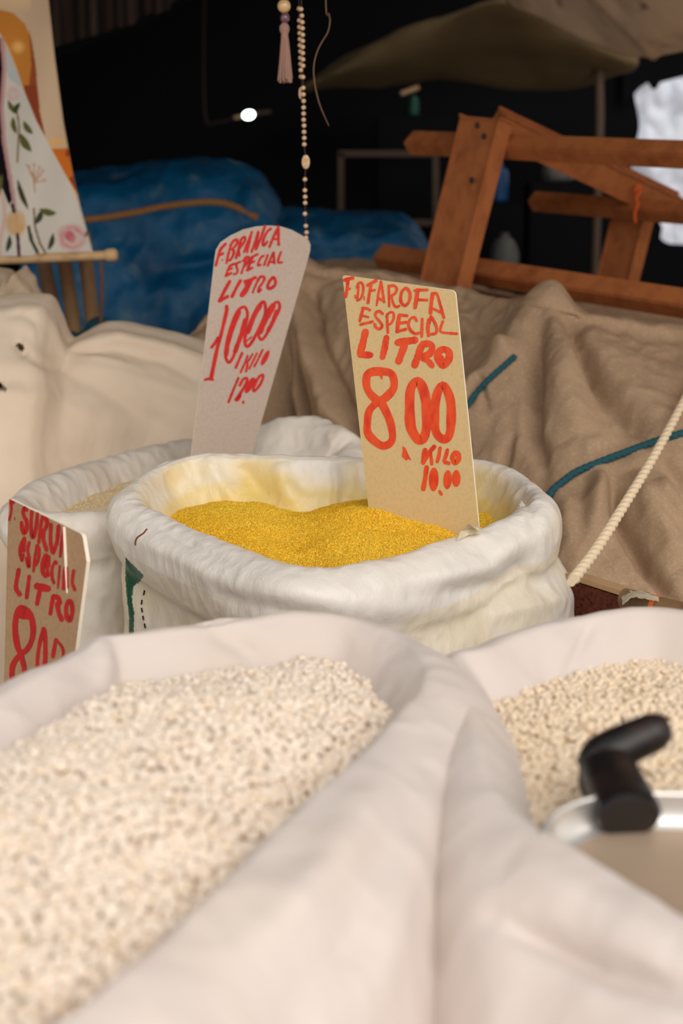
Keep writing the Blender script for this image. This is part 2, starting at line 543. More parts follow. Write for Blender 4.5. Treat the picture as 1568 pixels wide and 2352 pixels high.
# the line the beads hang from
mb = MB().tube([(-2.2, 2.2, 1.86), (-1, 2.2, 1.85), (0, 2.2, 1.845), (1.2, 2.2, 1.86), (2.4, 2.2, 1.9)], .012)
o = mb.build('trim_1', M['frame_dim']); o['kind'] = 'structure'
for xx in (-2.2, 2.4):
    o = MB().tube([(xx, 2.2, 0), (xx, 2.2, 1.95)], .022).build('trim_2' if xx < 0 else 'trim_3', M['frame_dim']); o['kind'] = 'structure'

# ------------------------------------------------------------------ cloth covers
def seg_dist(ax, ay, poly):
    """distance in photo pixels to a polyline, and the place along it (0..1)"""
    best = np.full(ax.shape, 1e9); tt = np.zeros(ax.shape)
    P = np.asarray(poly, float)
    n = len(P) - 1
    for k in range(n):
        a, b = P[k], P[k + 1]
        d = b - a
        u = np.clip(((ax - a[0]) * d[0] + (ay - a[1]) * d[1]) / (d @ d), 0, 1)
        r = np.hypot(ax - a[0] - u * d[0], ay - a[1] - u * d[1])
        m = r < best
        best = np.where(m, r, best)
        tt = np.where(m, (k + u) / n, tt)
    return best, tt

def folds(G, specs, N=None):
    """push soft folds into a cloth: (polyline, height, half width[, taper])"""
    N = grid_normals(G) if N is None else N
    V = CAM - G
    s = np.sign((N * V).sum(-1))
    ax, ay = proj(G)
    h = 0
    for sp in specs:
        d, t = seg_dist(ax, ay, sp[0])
        tp = (np.sin(np.clip(t, .02, .98) * math.pi)) ** .5 if len(sp) < 4 else (1 - sp[3] * t)
        h = h + sp[1] * tp * np.exp(-(d / sp[2]) ** 2)
    return G + N * (s * h)[..., None]

# brown canvas over a stack of goods on the right
cx = [400, 470, 560, 660, 760, 860, 960, 1060, 1160, 1260, 1340, 1440, 1568, 1750, 1950]
crest = [(840, 2.74), (738, 2.78), (660, 2.8), (628, 2.78), (622, 2.75), (626, 2.72), (645, 2.68), (672, 2.62), (696, 2.52), (712, 2.42), (722, 2.40), (738, 2.40), (757, 2.4), (780, 2.4), (800, 2.4)]
base = [(1060, 2.64), (1080, 2.62), (1090, 2.58), (1120, 2.48), (1130, 2.38), (1150, 2.28), (1190, 2.16), (1250, 2.06), (1330, 1.95), (1390, 1.88), (1420, 1.84), (1445, 1.82), (1460, 1.80), (1480, 1.8), (1500, 1.8)]
c = np.array([at(x, y, Y) for x, (y, Y) in zip(cx, crest)])
b = np.array([at(x, y, Y) for x, (y, Y) in zip(cx, base)])
back = c.copy(); back[:, 1] += .30; back[:, 2] -= .035
back2 = c.copy(); back2[:, 1] += .60; back2[:, 2] -= .05
back3 = back2.copy(); back3[:, 1] += .05; back3[:, 2] -= .5
def mix(t, bulge):
    m = b * (1 - t) + c * t
    m[:, 1] -= bulge; m[:, 2] += bulge * .55
    return m
under = b.copy(); under[:, 1] += .03; under[:, 2] = .45
under2 = b.copy(); under2[:, 1] += .04; under2[:, 2] = 0.0
near_c = c * .985 + b * .015
near_c[:, 2] += .004
rowsC = [under2, under, b, mix(.25, .03), mix(.5, .045), mix(.75, .035), mix(.93, .012), c, back, back2, back3]
cv = sheet(rowsC, 330, 420)
canvas_folds = [
    ([(1262, 712), (1215, 770), (1165, 840), (1105, 905), (1070, 940)], .030, 46, .2),
    ([(1258, 740), (1235, 860), (1222, 990), (1250, 1080)], -.022, 26),
    ([(1262, 712), (1290, 800), (1300, 900), (1330, 1010)], .020, 46),
    ([(1290, 745), (1330, 815), (1400, 920), (1490, 1020)], -.030, 26),
    ([(1330, 760), (1420, 860), (1520, 990), (1600, 1060)], .014, 50),
    ([(1180, 980), (1160, 1050), (1150, 1080)], -.010, 18),
    ([(1110, 800), (1160, 830), (1200, 838)], .010, 20),
    ([(1080, 960), (1120, 905), (1125, 950)], -.010, 14),
    ([(1290, 1120), (1310, 1200), (1320, 1290)], .014, 30),
    ([(1385, 1090), (1370, 1160), (1360, 1260)], .020, 24),
    ([(1400, 1110), (1420, 1200), (1480, 1300), (1560, 1400)], -.022, 22),
    ([(1450, 1080), (1500, 1200), (1568, 1310)], .018, 34),
    ([(1500, 1060), (1568, 1110), (1640, 1130)], -.016, 20),
    ([(1510, 1110), (1530, 1150), (1600, 1230)], .014, 20),
    ([(1560, 1140), (1640, 1260)], -.012, 20),
    ([(700, 640), (690, 730), (735, 850), (780, 960)], .026, 34, -.2),
    ([(672, 680), (650, 780), (640, 900), (650, 1000)], -.030, 26, -.2),
    ([(720, 690), (740, 800), (800, 930), (850, 1030)], -.024, 22, -.2),
    ([(640, 760), (610, 860), (600, 1000)], .022, 26, -.2),
    ([(760, 650), (830, 780), (880, 940), (900, 1050)], .018, 40),
    ([(690, 800), (690, 900), (705, 990)], -.022, 16, -.2),
    ([(1000, 690), (1040, 760), (1060, 900)], -.010, 30),
    ([(470, 760), (455, 860)], .012, 26),
    ([(1060, 700), (1110, 760), (1160, 800)], -.010, 24),
]
cv0 = cv.copy()
Nc = grid_normals(cv)
for _ in range(14):                      # soften the normals so that folds do not cross at the crest
    Nc[1:-1] = (Nc[:-2] + Nc[1:-1] * 2 + Nc[2:]) / 4
Nc /= np.linalg.norm(Nc, axis=-1)[..., None]
cv = folds(cv, [(q[0], q[1] * (1.4 if q[1] > 0 else 1.25), q[2] * (1 if q[1] > 0 else .72)) + tuple(q[3:]) for q in canvas_folds], Nc)
fb = np.clip((np.arange(330) - 230) / 22, 0, 1)[:, None, None]
fb = fb * fb * (3 - 2 * fb)
cv = cv * (1 - fb) + cv0 * fb
cv += Nc * (0.007 * fbm(cv * 7) + .0035 * ridge(cv * np.array([16, 16, 10.0])))[..., None]
o = mesh('canvas_cover', cv, grid_faces(330, 420), M['canvas'], loc=(.2, 2.6, 0), thick=.003)
tag(o, 'brown canvas cover draped in folds over stacked goods behind yellow sack', 'cover')
def bvh_of(G, closed=False):
    return BVHTree.FromPolygons([Vector(v) for v in G.reshape(-1, 3)], grid_faces(G.shape[0], G.shape[1], closed).tolist())
cv_b = bvh_of(cv)
def onto(bvh, x, y, lift=.004, Y=None):
    d = Vector(ray(x, y)).normalized()
    h = bvh.ray_cast(Vector(CAM), d)
    if h[0] is None:
        return at(x, y, Y) if Y else None
    n = h[1] if h[1].dot(d) < 0 else -h[1]
    return np.array(h[0] + n * lift)

# pale cloth cover on the left, gathered into a knot at its left end
cx = [-300, -180, -90, -20, 40, 80, 104, 122, 150, 182, 240, 330, 420, 500, 560, 590]
crest = [(780, 2.46), (745, 2.46), (716, 2.46), (706, 2.45), (700, 2.45), (700, 2.45), (708, 2.46), (742, 2.47), (796, 2.48), (786, 2.49), (763, 2.50), (774, 2.51), (797, 2.52), (828, 2.52), (870, 2.52), (930, 2.52)]
base = [(1330, 2.16), (1330, 2.16), (1320, 2.16), (1300, 2.18), (1280, 2.2), (1260, 2.22), (1250, 2.24), (1235, 2.26), (1220, 2.28), (1200, 2.31), (1170, 2.36), (1130, 2.42), (1100, 2.44), (1090, 2.46), (1090, 2.47), (1090, 2.48)]
c = np.array([at(x, y, Y) for x, (y, Y) in zip(cx, crest)])
b = np.array([at(x, y, Y) for x, (y, Y) in zip(cx, base)])
back = c.copy(); back[:, 1] += .12; back[:, 2] -= .02
back2 = c.copy(); back2[:, 1] += .16; back2[:, 2] -= .35
under = b.copy(); under[:, 2] = .4; under[:, 1] += .02
under2 = under.copy(); under2[:, 2] = 0
pc = sheet([under2, under, b, mix(.3, .03), mix(.6, .04), mix(.88, .02), c, back, back2], 260, 420)
pc = folds(pc, [
    ([(150, 800), (270, 778), (400, 806), (470, 838)], .010, 13),
    ([(150, 822), (260, 800), (380, 830), (470, 880)], -.007, 14),
    ([(150, 838), (260, 850), (370, 890), (470, 930)], .008, 20),
    ([(130, 850), (220, 880), (320, 950), (420, 1000)], -.007, 22),
    ([(140, 815), (230, 825), (330, 850)], .006, 10),
    ([(200, 850), (300, 900), (380, 960)], .005, 24),
    ([(60, 920), (200, 960), (340, 1010)], .008, 40),
    ([(0, 1010), (120, 1050), (250, 1070)], -.006, 40),
    ([(112, 725), (130, 775), (146, 830)], .007, 12), ([(70, 712), (90, 760), (112, 830)], -.004, 14), ([(10, 725), (50, 720), (90, 740)], -.004, 12),
    ([(-60, 850), (0, 838), (60, 850), (140, 870)], .006, 26), ([(-60, 890), (0, 905), (60, 915), (120, 900)], .008, 26), ([(-60, 880), (-20, 880), (10, 888)], -.010, 14),
    ([(40, 788), (47, 797), (55, 806)], -.008, 14, 0), ([(20, 760), (60, 770), (90, 800)], -.004, 14), ([(60, 815), (100, 840), (150, 850)], -.005, 12),
])
pc += grid_normals(pc) * (0.0035 * fbm(pc * 7) + .0007 * ridge(pc * 20))[..., None]
pf = grid_faces(260, 420)
hx, hy_ = proj(pc.reshape(-1, 3)[pf].mean(1))
# two worn holes near the knot
torn = (((hx - 47) / 9) ** 2 + ((hy_ - 796 - (hx - 47) * .5) / 9) ** 2 < 1 + .3 * np.sin(hx * .9)) | (((hx - 2) / 13) ** 2 + ((hy_ - 888 - (hx - 2) * .4) / 8) ** 2 < 1)
o = mesh('cloth_cover', pc, pf[~torn], M['pale_cloth'], loc=(-.4, 2.4, 0), thick=.003)
tag(o, 'pale cotton cover spread over goods at left, knotted at its end', 'cover')

# blue tarp over goods at the back
cx = [60, 150, 230, 300, 375, 450, 520, 585, 622, 640, 680, 780, 880, 932, 962, 992, 1014]
crest = [452, 436, 425, 412, 397, 395, 406, 440, 490, 513, 517, 521, 527, 532, 558, 606, 690]
YT = 3.72
c = np.array([at(x, y, YT) for x, y in zip(cx, crest)])
b = c.copy(); b[:, 1] -= .12; b[:, 2] = .75
b0 = b.copy(); b0[:, 2] = 0
m1 = c * .45 + b * .55; m1[:, 1] -= .06
m2 = c * .82 + b * .18; m2[:, 1] -= .06
back = c.copy(); back[:, 1] += .3; back[:, 2] -= .01
back2 = c.copy(); back2[:, 1] += .42; back2[:, 2] -= .5
bt = sheet([b0, b, m1, m2, c, back, back2], 200, 260)
bt = folds(bt, [([(628, 510), (560, 560), (480, 600), (300, 640)], -.03, 24), ([(560, 440), (575, 500)], .02, 16),
                ([(400, 640), (410, 800)], .03, 40), ([(640, 530), (760, 560), (930, 560)], .015, 18), ([(230, 520), (330, 560), (420, 640)], -.02, 40)])
bt += grid_normals(bt) * (0.012 * fbm(bt * 3.5) + .008 * ridge(bt * 8))[..., None]
o = mesh('blue_tarp', bt, grid_faces(200, 260), M['blue_tarp'], loc=(-.4, 3.6, 0), thick=.003)
tag(o, 'faded blue tarp bulging over goods at the back of the stall', 'tarp')
bt_b = bvh_of(bt)

# ------------------------------------------------------------------ ropes on the covers
def rope(path, r, m, name, label, cat, lobes=3, pitch=.03, depth=.35, n=220, seg=18):
    o = MB().tube(catmull(path, n), r, seg, twist=(lobes, pitch, depth)).build(name, m)
    return tag(o, label, cat)
pts = [onto(bt_b, x, y, .006, YT) for x, y in [(190, 506), (230, 502), (300, 490), (375, 476), (440, 468), (500, 467), (545, 478), (588, 500)]]
rope(pts, .008, M['rope_gold'], 'rope', 'golden rope lying across the blue tarp', 'rope', pitch=.05)
pts = [at(x, y, YT + .05) for x, y in [(292, 420), (310, 409), (335, 399), (360, 394), (380, 396)]]
rope(pts, .008, M['rope_gold'], 'rope', 'short golden rope piece on top edge of blue tarp', 'rope', pitch=.05)
pts = [onto(cv_b, x, y, .004) for x, y in [(1180, 822), (1172, 830), (1150, 850), (1120, 878), (1095, 908), (1076, 934), (1060, 955), (1040, 985)]]
rope(pts, .0052, M['rope_teal'], 'rope', 'teal rope between the canvas folds just right of yellow sign', 'rope', pitch=.03)
pts = [onto(cv_b, x, y, .005) for x, y in [(1262, 1160), (1272, 1134), (1295, 1108), (1330, 1084), (1390, 1062), (1440, 1044), (1500, 1022), (1568, 998), (1640, 975), (1720, 955)]]
rope(pts, .0058, M['rope_teal'], 'rope', 'teal rope tied across the lower canvas beside the sack', 'rope', pitch=.03)
pq = catmull(np.array([(1660, 745, 0), (1568, 925, 0), (1500, 1050, 0), (1430, 1165, 0), (1370, 1260, 0), (1322, 1324, 0), (1314, 1334, 0)], float), 40)[:, :2]
hy = np.array([onto(cv_b, x, y, .0)[1] for x, y in pq])
ly = np.linspace(hy[0], hy[-1], 40)
ly -= max(0, (ly - hy).max()) + .012
pts = [at(x, y, Y) for (x, y), Y in zip(pq, ly)]
rope(pts, .0066, M['rope_cream'], 'rope', 'cream twisted rope slanting down the canvas at right', 'rope', lobes=2, pitch=.040, depth=.42, n=420, seg=24)

# ------------------------------------------------------------------ sacks
def sack(ctrl, centre, nv, depth, bulge, m, name, nr=150, wr=(.004, 9, .0015, 30), paint=None, parent=None, floor=0.0, creases=(), stretch=(1, 1, .35), soft=False, flare=0.0):
    """ctrl: rim crest points (px, py, z, roll radius) once around; returns object and vertex grid (rows inside to floor)"""
    P = np.array([list(atz(x, y, z)) + [r] for x, y, z, r in ctrl])
    cr = catmull(P, nv, True)
    ct = np.array(centre)
    outd = cr[:, :2] - ct
    # blend of radial and edge normal
    tg = np.roll(cr[:, :2], -6, 0) - np.roll(cr[:, :2], 6, 0)
    nr2 = np.stack([tg[:, 1], -tg[:, 0]], 1)
    nr2 *= np.sign((nr2 * outd).sum(1))[:, None]
    outd = outd / np.linalg.norm(outd, axis=1)[:, None] + nr2 / np.linalg.norm(nr2, axis=1)[:, None]
    outd /= np.linalg.norm(outd, axis=1)[:, None]
    r = cr[:, 3]
    z = cr[:, 2]
    o0 = np.zeros_like(r)
    wl = np.clip(.35 - 1.2 * outd[:, 0], 0, 1)
    bulge = bulge + flare * np.clip(outd[:, 0], 0, 1)
    prof = [(-r * .9 - .05 - o0, -depth - o0), (-r * .9 - .03, -depth * .6 - o0), (-r * .9 - .008, -.022 - r * .6), (-r * .75, -r * .55), (-r * .4, -r * .16), (o0, o0),
            (r * .5, -r * .14), (r * .92, -r * .6), (r * 1.0, -r * 1.3), (r * (.92 - .17 * wl), -r * 2.1), (r * (.80 - .45 * wl) + .002, -r * 2.7),
            (r * (.72 - .42 * wl) + bulge * .25, -r * 3.6 - .01), (o0 + bulge * .6, -r * 2.5 - .10), (o0 + bulge, -o0 - .24), (o0 + bulge * 1.15, -o0 - .45), (o0 + bulge * .9, floor - z + .06), (o0 + bulge * .6, floor - z)]
    if soft:
        prof = [(o0 - .075, -depth - o0), (o0 - .062, -depth * .6 - o0), (o0 - .040, o0 - .040), (o0 - .020, o0 - .016), (o0 - .007, o0 - .004), (o0, o0),
                (r * .7, -r * .15), (r * 1.35, -r * .5), (r * 2.0, -r * 1.1), (r * 2.5, -r * 1.9), (r * 2.9, -r * 2.9),
                (r * 3.0 + bulge * .2, -r * 4.0), (r * 3.0 + bulge * .5, o0 - .14), (r * 3 + bulge, o0 - .26), (r * 3 + bulge * 1.1, o0 - .45), (r * 2 + bulge * .9, floor - z + .06), (r * 2 + bulge * .6, floor - z)]
    prof = np.array([[np.stack([a, bb], 1)] for a, bb in prof])[:, 0]       # k x nv x 2
    # denser sampling near the rim
    k = len(prof)
    wts = np.array([3, 3, 3, 4, 4, 4, 4, 4, 4, 4, 4, 5, 4, 2, 1.5, 1.0])
    cum = np.concatenate([[0], np.cumsum(wts)]); cum /= cum[-1]
    tq = np.interp(np.linspace(0, 1, nr), cum, np.arange(k))
    E = np.concatenate([2 * prof[:1] - prof[1:2], prof, 2 * prof[-1:] - prof[-2:-1]])
    s = np.minimum(tq.astype(int), k - 2)
    u = (tq - s)[:, None, None]
    a_, b_, c_, d_ = E[s], E[s + 1], E[s + 2], E[s + 3]
    S = 0.5 * (2 * b_ + (c_ - a_) * u + (2 * a_ - 5 * b_ + 4 * c_ - d_) * u ** 2 + (3 * b_ - a_ - 3 * c_ + d_) * u ** 3)
    G = np.empty((nr, nv, 3))
    G[..., :2] = cr[None, :, :2] + S[..., :1] * outd[None]
    G[..., 2] = z[None] + S[..., 1]
    N = grid_normals(G, True)
    ctv = np.array([ct[0], ct[1], 0])
    q = G * np.array(stretch)
    fade = np.clip((G[..., 2] - floor) / .05, 0, 1)
    d = wr[0] * fbm(q * wr[1], 2) + wr[2] * ridge(q * wr[3] + 5, 2) + .6 * wr[2] * ridge(G * wr[3] * 2.1, 1)
    G = G + N * (d * fade)[..., None]
    if creases:
        G = folds(G, creases, grid_normals(G, True))
    col = paint(G, tq) if paint else None
    ob = mesh(name, G, grid_faces(nr, nv, True), m, parent, colors=col, loc=(ct[0], ct[1], floor), thick=None)
    return ob, G

def inpoly(ax, ay, poly):
    r = np.zeros(np.shape(ax), bool)
    n = len(poly)
    for i in range(n):
        x1, y1 = poly[i]; x2, y2 = poly[(i + 1) % n]
        c = ((y1 > ay) != (y2 > ay)) & (ax < (x2 - x1) * (ay - y1) / (y2 - y1 + 1e-9) + x1)
        r ^= c
    return r

# --- the sack of yellow flour in the middle
YC = (-0.005, 1.635)
def paint_yellow(G, tq):
    ax, ay = proj(G)
    c = np.ones(G.shape)
    dust = np.clip((5.2 - tq[:, None]) / 3.2, 0, 1) ** 1.3 * np.clip(.55 + 1.3 * fbm(G * 9), 0, 1)
    dust = np.maximum(dust, np.clip((2.2 - tq[:, None]) / .6, 0, 1) * .8)
    low = (tq[:, None] > 8.6) & (ay > 1240)
    dust = np.maximum(dust, low * np.clip(.05 + .7 * fbm(G * 7 + 3), 0, .25))
    yel = np.array([1.0, .80, .30])
    c = c * (1 - dust[..., None]) + yel * dust[..., None]
    left_shade = (tq[:, None] > 8) & (ax < 520)
    c = np.where(left_shade[..., None], c * np.array([.93, .9, .82]), c)  # left side darkened: its shade is put into the colour
    green = inpoly(ax, ay, [(288, 1280), (330, 1322), (322, 1336), (306, 1346), (303, 1372), (308, 1410), (306, 1500), (296, 1500), (296, 1420), (290, 1360), (288, 1330)])
    green &= (tq[:, None] > 8) & (G[..., 1] < 1.75)
    c[green] = np.array(lin(8, 84, 62)) * 1.2
    return c
ys = thing('flour_sack', 'white woven plastic sack with rolled rim holding yellow flour', 'sack', (YC[0], YC[1], 0), 'open grain and flour sacks')
ctrl = [(690, 1306, .953, .032), (560, 1270, .955, .034), (450, 1222, .962, .036), (360, 1178, .970, .036), (303, 1140, .980, .030), (318, 1100, .990, .022),
        (362, 1070, .996, .016), (430, 1050, 1.0, .012), (530, 1047, 1.0, .011), (640, 1050, 1.0, .011), (760, 1053, .999, .011), (880, 1056, .997, .012), (1000, 1056, .996, .013),
        (1100, 1064, .992, .015), (1180, 1090, .987, .021), (1232, 1132, .982, .028), (1205, 1172, .976, .030), (1135, 1206, .968, .028), (1050, 1236, .961, .032), (940, 1270, .957, .033), (810, 1298, .954, .033)]
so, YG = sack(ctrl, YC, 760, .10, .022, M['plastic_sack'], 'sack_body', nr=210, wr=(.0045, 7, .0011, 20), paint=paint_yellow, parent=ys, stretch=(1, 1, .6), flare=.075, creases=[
    ([(420, 1350), (600, 1400), (760, 1420)], -.006, 26), ([(560, 1330), (800, 1390), (1000, 1400)], .006, 34), ([(980, 1330), (1120, 1300), (1200, 1230)], .006, 26),
    ([(1000, 1370), (1150, 1340), (1250, 1260)], -.006, 22), ([(1100, 1420), (1220, 1390), (1310, 1370)], .006, 22), ([(1180, 1290), (1240, 1350), (1300, 1440)], -.005, 18),
    ([(470, 1050), (500, 1100), (540, 1150)], .008, 24), ([(560, 1060), (590, 1120), (640, 1165)], -.008, 22), ([(640, 1060), (650, 1110), (680, 1160)], .010, 24),
    ([(768, 1055), (772, 1110), (768, 1165)], -.010, 10), ([(800, 1060), (805, 1110), (800, 1150)], .008, 20), ([(380, 1080), (410, 1130), (440, 1180)], -.006, 20),
    ([(300, 1230), (400, 1275), (520, 1340)], .004, 20), ([(330, 1190), (420, 1240), (520, 1290)], -.004, 12), ([(1180, 1120), (1220, 1170), (1230, 1230)], -.005, 16)])
YBV = bvh_of(YG, True)
# flour
def heap(bound_ctrl, centre, zfun, n_r, n_a, inset=.0):
    P = np.array([list(atz(x, y, z)) + [r] for x, y, z, r in bound_ctrl])
    cr = catmull(P, n_a, True)
    ct = np.array(centre)
    d = cr[:, :2] - ct
    L = np.linalg.norm(d, axis=1)
    k = (L - inset) / L
    s = np.linspace(0, 1, n_r) ** .8
    XY = ct + s[:, None, None] * (d * k[:, None])[None]
    Z = zfun(XY, s[:, None])
    return np.concatenate([XY, Z[..., None]], -1), d * k[:, None], ct
def zy(XY, s):
    ax, ay = proj(np.concatenate([XY, np.full(XY.shape[:-1] + (1,), .95)], -1))
    z = .949 - .018 * s ** 3
    z = z + .010 * np.exp(-((ax - 520) / 110) ** 2 - ((ay - 1175) / 60) ** 2)
    z = z + .015 * np.exp(-((ax - 850) / 130) ** 2 - ((ay - 1175) / 60) ** 2)
    z = z - .010 * np.exp(-((ax - 690) / 70) ** 2 - ((ay - 1200) / 70) ** 2)
    z = z - .012 * np.exp(-((ax - 700) / 60) ** 2 - ((ay - 1300) / 60) ** 2)
    z = z + .008 * np.exp(-((ax - 980) / 90) ** 2 - ((ay - 1260) / 40) ** 2)
    p3 = np.concatenate([XY, 0 * XY[..., :1]], -1)
    return z + .004 * fbm(p3 * 14) + .0012 * fbm(p3 * 70)
HG, hd, hc = heap(ctrl, YC, zy, 150, 420, .002)
# loose crumbs of flour over the heap
def scatter(n, centre, rim, seed):
    r = np.random.default_rng(seed)
    ang = np.arctan2(rim[:, 1], rim[:, 0])
    od = np.argsort(ang)
    aa, ll = ang[od], np.linalg.norm(rim, axis=1)[od]
    a = r.uniform(-math.pi, math.pi, n * 2)
    lim = np.interp(a, np.concatenate([aa - 2 * math.pi, aa, aa + 2 * math.pi]), np.tile(ll, 3))
    s = np.sqrt(r.uniform(0, 1, n * 2))
    keep = r.uniform(0, 1, n * 2) < (lim / lim.max()) ** 2
    a, s, lim = a[keep], s[keep], lim[keep]
    return np.array(centre) + (s * lim)[:, None] * np.stack([np.cos(a), np.sin(a)], 1), s
OCT_V = np.array([(1, 0, 0), (-1, 0, 0), (0, 1, 0), (0, -1, 0), (0, 0, 1), (0, 0, -1.)])
OCT_F = np.array([(0, 2, 4), (2, 1, 4), (1, 3, 4), (3, 0, 4), (2, 0, 5), (1, 2, 5), (3, 1, 5), (0, 3, 5)])
def crumbs(XY, Z, size, seed, TV=OCT_V, TF=OCT_F):
    r = np.random.default_rng(seed)
    n = len(XY)
    q = r.normal(size=(n, 4)); q /= np.linalg.norm(q, axis=1)[:, None]
    w, x, y, z = q.T
    Rm = np.stack([1 - 2 * (y * y + z * z), 2 * (x * y - z * w), 2 * (x * z + y * w), 2 * (x * y + z * w), 1 - 2 * (x * x + z * z), 2 * (y * z - x * w),
                   2 * (x * z - y * w), 2 * (y * z + x * w), 1 - 2 * (x * x + y * y)], 1).reshape(n, 3, 3)
    sz = r.uniform(*size, n)
    an = r.uniform(.75, 1.15, (n, 1, 3))
    V = np.einsum('nij,nkj->nki', Rm, TV[None] * an * sz[:, None, None]) + np.concatenate([XY, Z[:, None]], 1)[:, None]
    Fc = (TF[None] + (np.arange(n) * len(TV))[:, None, None])
    return V.reshape(-1, 3), Fc.reshape(-1, TF.shape[1])
XY, s = scatter(52000, hc, hd, 11)
Zc = zy(XY, s) + .0003
CV, CF = crumbs(XY, Zc, (.0007, .0016), 12)
hf = grid_faces(150, 420, True)
hf = np.concatenate([hf[:, [0, 1, 2]], hf[:, [0, 2, 3]]])
def ycol(P):
    t = np.clip(.5 + 1.1 * fbm(P * np.array([6, 6, 0]) + 2), 0, 1)
    return (1 - t[..., None]) * np.array([1, 1.0, 1.0]) + t[..., None] * np.array([1.02, 1.12, 1.5])
cc = np.concatenate([ycol(HG.reshape(-1, 3)), ycol(CV) * np.repeat(rng.uniform(.82, 1.15, len(XY)), 6)[:, None]])
o = mesh('yellow_flour', np.concatenate([HG.reshape(-1, 3), CV]), np.concatenate([hf, CF + HG.shape[0] * HG.shape[1]]), M['flour_yellow'], smooth=False, colors=cc)
tag(o, 'coarse yellow manioc flour filling the white sack in the middle', 'flour', kind='stuff')
# stitching and a stray thread on the sack, and the clear inner film
mb = MB()
for (x0, y0, x1, y1) in [(333, 1356, 331, 1366), (327, 1378, 326, 1388), (326, 1396, 328, 1406), (329, 1414, 331, 1424), (333, 1432, 335, 1442)]:
    a0, a1 = onto(YBV, x0, y0, .001), onto(YBV, x1, y1, .001)
    if a0 is not None and a1 is not None:
        mb.tube([a0, (a0 + a1) / 2, a1], .0010, 6)
if mb.n:
    w = mb.build('stitching', M['stitch'], ys); w['label'] = 'dark stitches along the sack side'
pts = [onto(YBV, x, y, .001) for x, y in [(338, 1216), (330, 1226), (318, 1234), (313, 1242), (312, 1252)]]
if all(q is not None for q in pts):
    w = MB().tube(catmull(pts, 14), .0009, 6).build('loose_thread', M['twine'], ys); w['label'] = 'short brown thread stuck on the rim'
fl = np.array([[atz(1050, 1240, .963), atz(1075, 1232, .963), atz(1104, 1226, .965)], [atz(1056, 1222, .968), atz(1078, 1212, .970), atz(1106, 1210, .97)], [atz(1064, 1214, .973), atz(1078, 1203, .979), atz(1102, 1213, .974)]])
fl = sheet(fl, 14, 14); fl += grid_normals(fl) * (.003 * ridge(fl * 60))[..., None]
w = mesh('plastic_flap', fl, grid_faces(14, 14), M['film'], ys); w['label'] = 'clear plastic flap sticking up inside the rim'

# --- the sack with the rounded sign behind it
BC = (-.215, 2.10)
ctrlB = [(250, 1168, .94, .026), (150, 1180, .935, .028), (60, 1172, .935, .026), (40, 1150, .938, .026), (95, 1112, .94, .026), (190, 1072, .94, .026), (300, 1040, .94, .024), (440, 1012, .944, .02), (520, 1003, .955, .02),
         (590, 978, .98, .024), (650, 962, .992, .026), (720, 960, .995, .028), (785, 986, .985, .028), (806, 1020, .965, .028), (750, 1066, .95, .024), (650, 1080, .945, .024), (540, 1096, .943, .024), (400, 1130, .94, .024)]
bs, BG = sack(ctrlB, BC, 480, .10, .02, M['plastic_old'], 'flour_sack', nr=130, wr=(.006, 7, .0022, 18))
tag(bs, 'greyish white sack holding the rounded sign, behind the yellow flour sack', 'sack', 'open grain and flour sacks')
HB, hdB, hcB = heap(ctrlB, BC, lambda XY, s: .918 - .02 * s ** 2 + .003 * fbm(np.concatenate([XY, 0 * XY[..., :1]], -1) * 20), 60, 200, .002)
XY, s = scatter(9000, hcB, hdB, 21)
CV, CF = crumbs(XY, .9185 - .02 * s ** 2, (.001, .002), 22)
hf = grid_faces(60, 200, True); hf = np.concatenate([hf[:, [0, 1, 2]], hf[:, [0, 2, 3]]])
o = mesh('white_flour', np.concatenate([HB.reshape(-1, 3), CV]), np.concatenate([hf, CF + HB.shape[0] * HB.shape[1]]), M['flour_beige'], smooth=False)
tag(o, 'pale beige manioc flour in the sack under the rounded sign', 'flour', kind='stuff')

# --- the sack with the brown sign, low at left
SC = (-.345, 1.365)
def ring(cx, cy, rx, ry, z, r, n=12):
    out = []
    for k in range(n):
        a = 2 * math.pi * k / n
        x, y = proj(np.array([cx + rx * math.cos(a), cy + ry * math.sin(a), z + .006 * math.sin(3 * a)]))
        out.append((float(x), float(y), z + .006 * math.sin(3 * a), r))
    return out
ctrlS = ring(SC[0], SC[1], .15, .14, .80, .016)
ss, SG = sack(ctrlS, SC, 240, .09, .02, M['plastic_old'], 'flour_sack', nr=90, wr=(.006, 10, .003, 22))
tag(ss, 'low sack holding the brown sign at left, mostly behind the front sack', 'sack', 'open grain and flour sacks')
HS, hdS, hcS = heap(ctrlS, SC, lambda XY, s: .775 - .015 * s ** 2 + .003 * fbm(np.concatenate([XY, 0 * XY[..., :1]], -1) * 20), 30, 90, .002)
o = mesh('white_flour', HS, grid_faces(30, 90, True), M['flour_beige'])
tag(o, 'pale flour in the low sack under the brown sign', 'flour', kind='stuff')

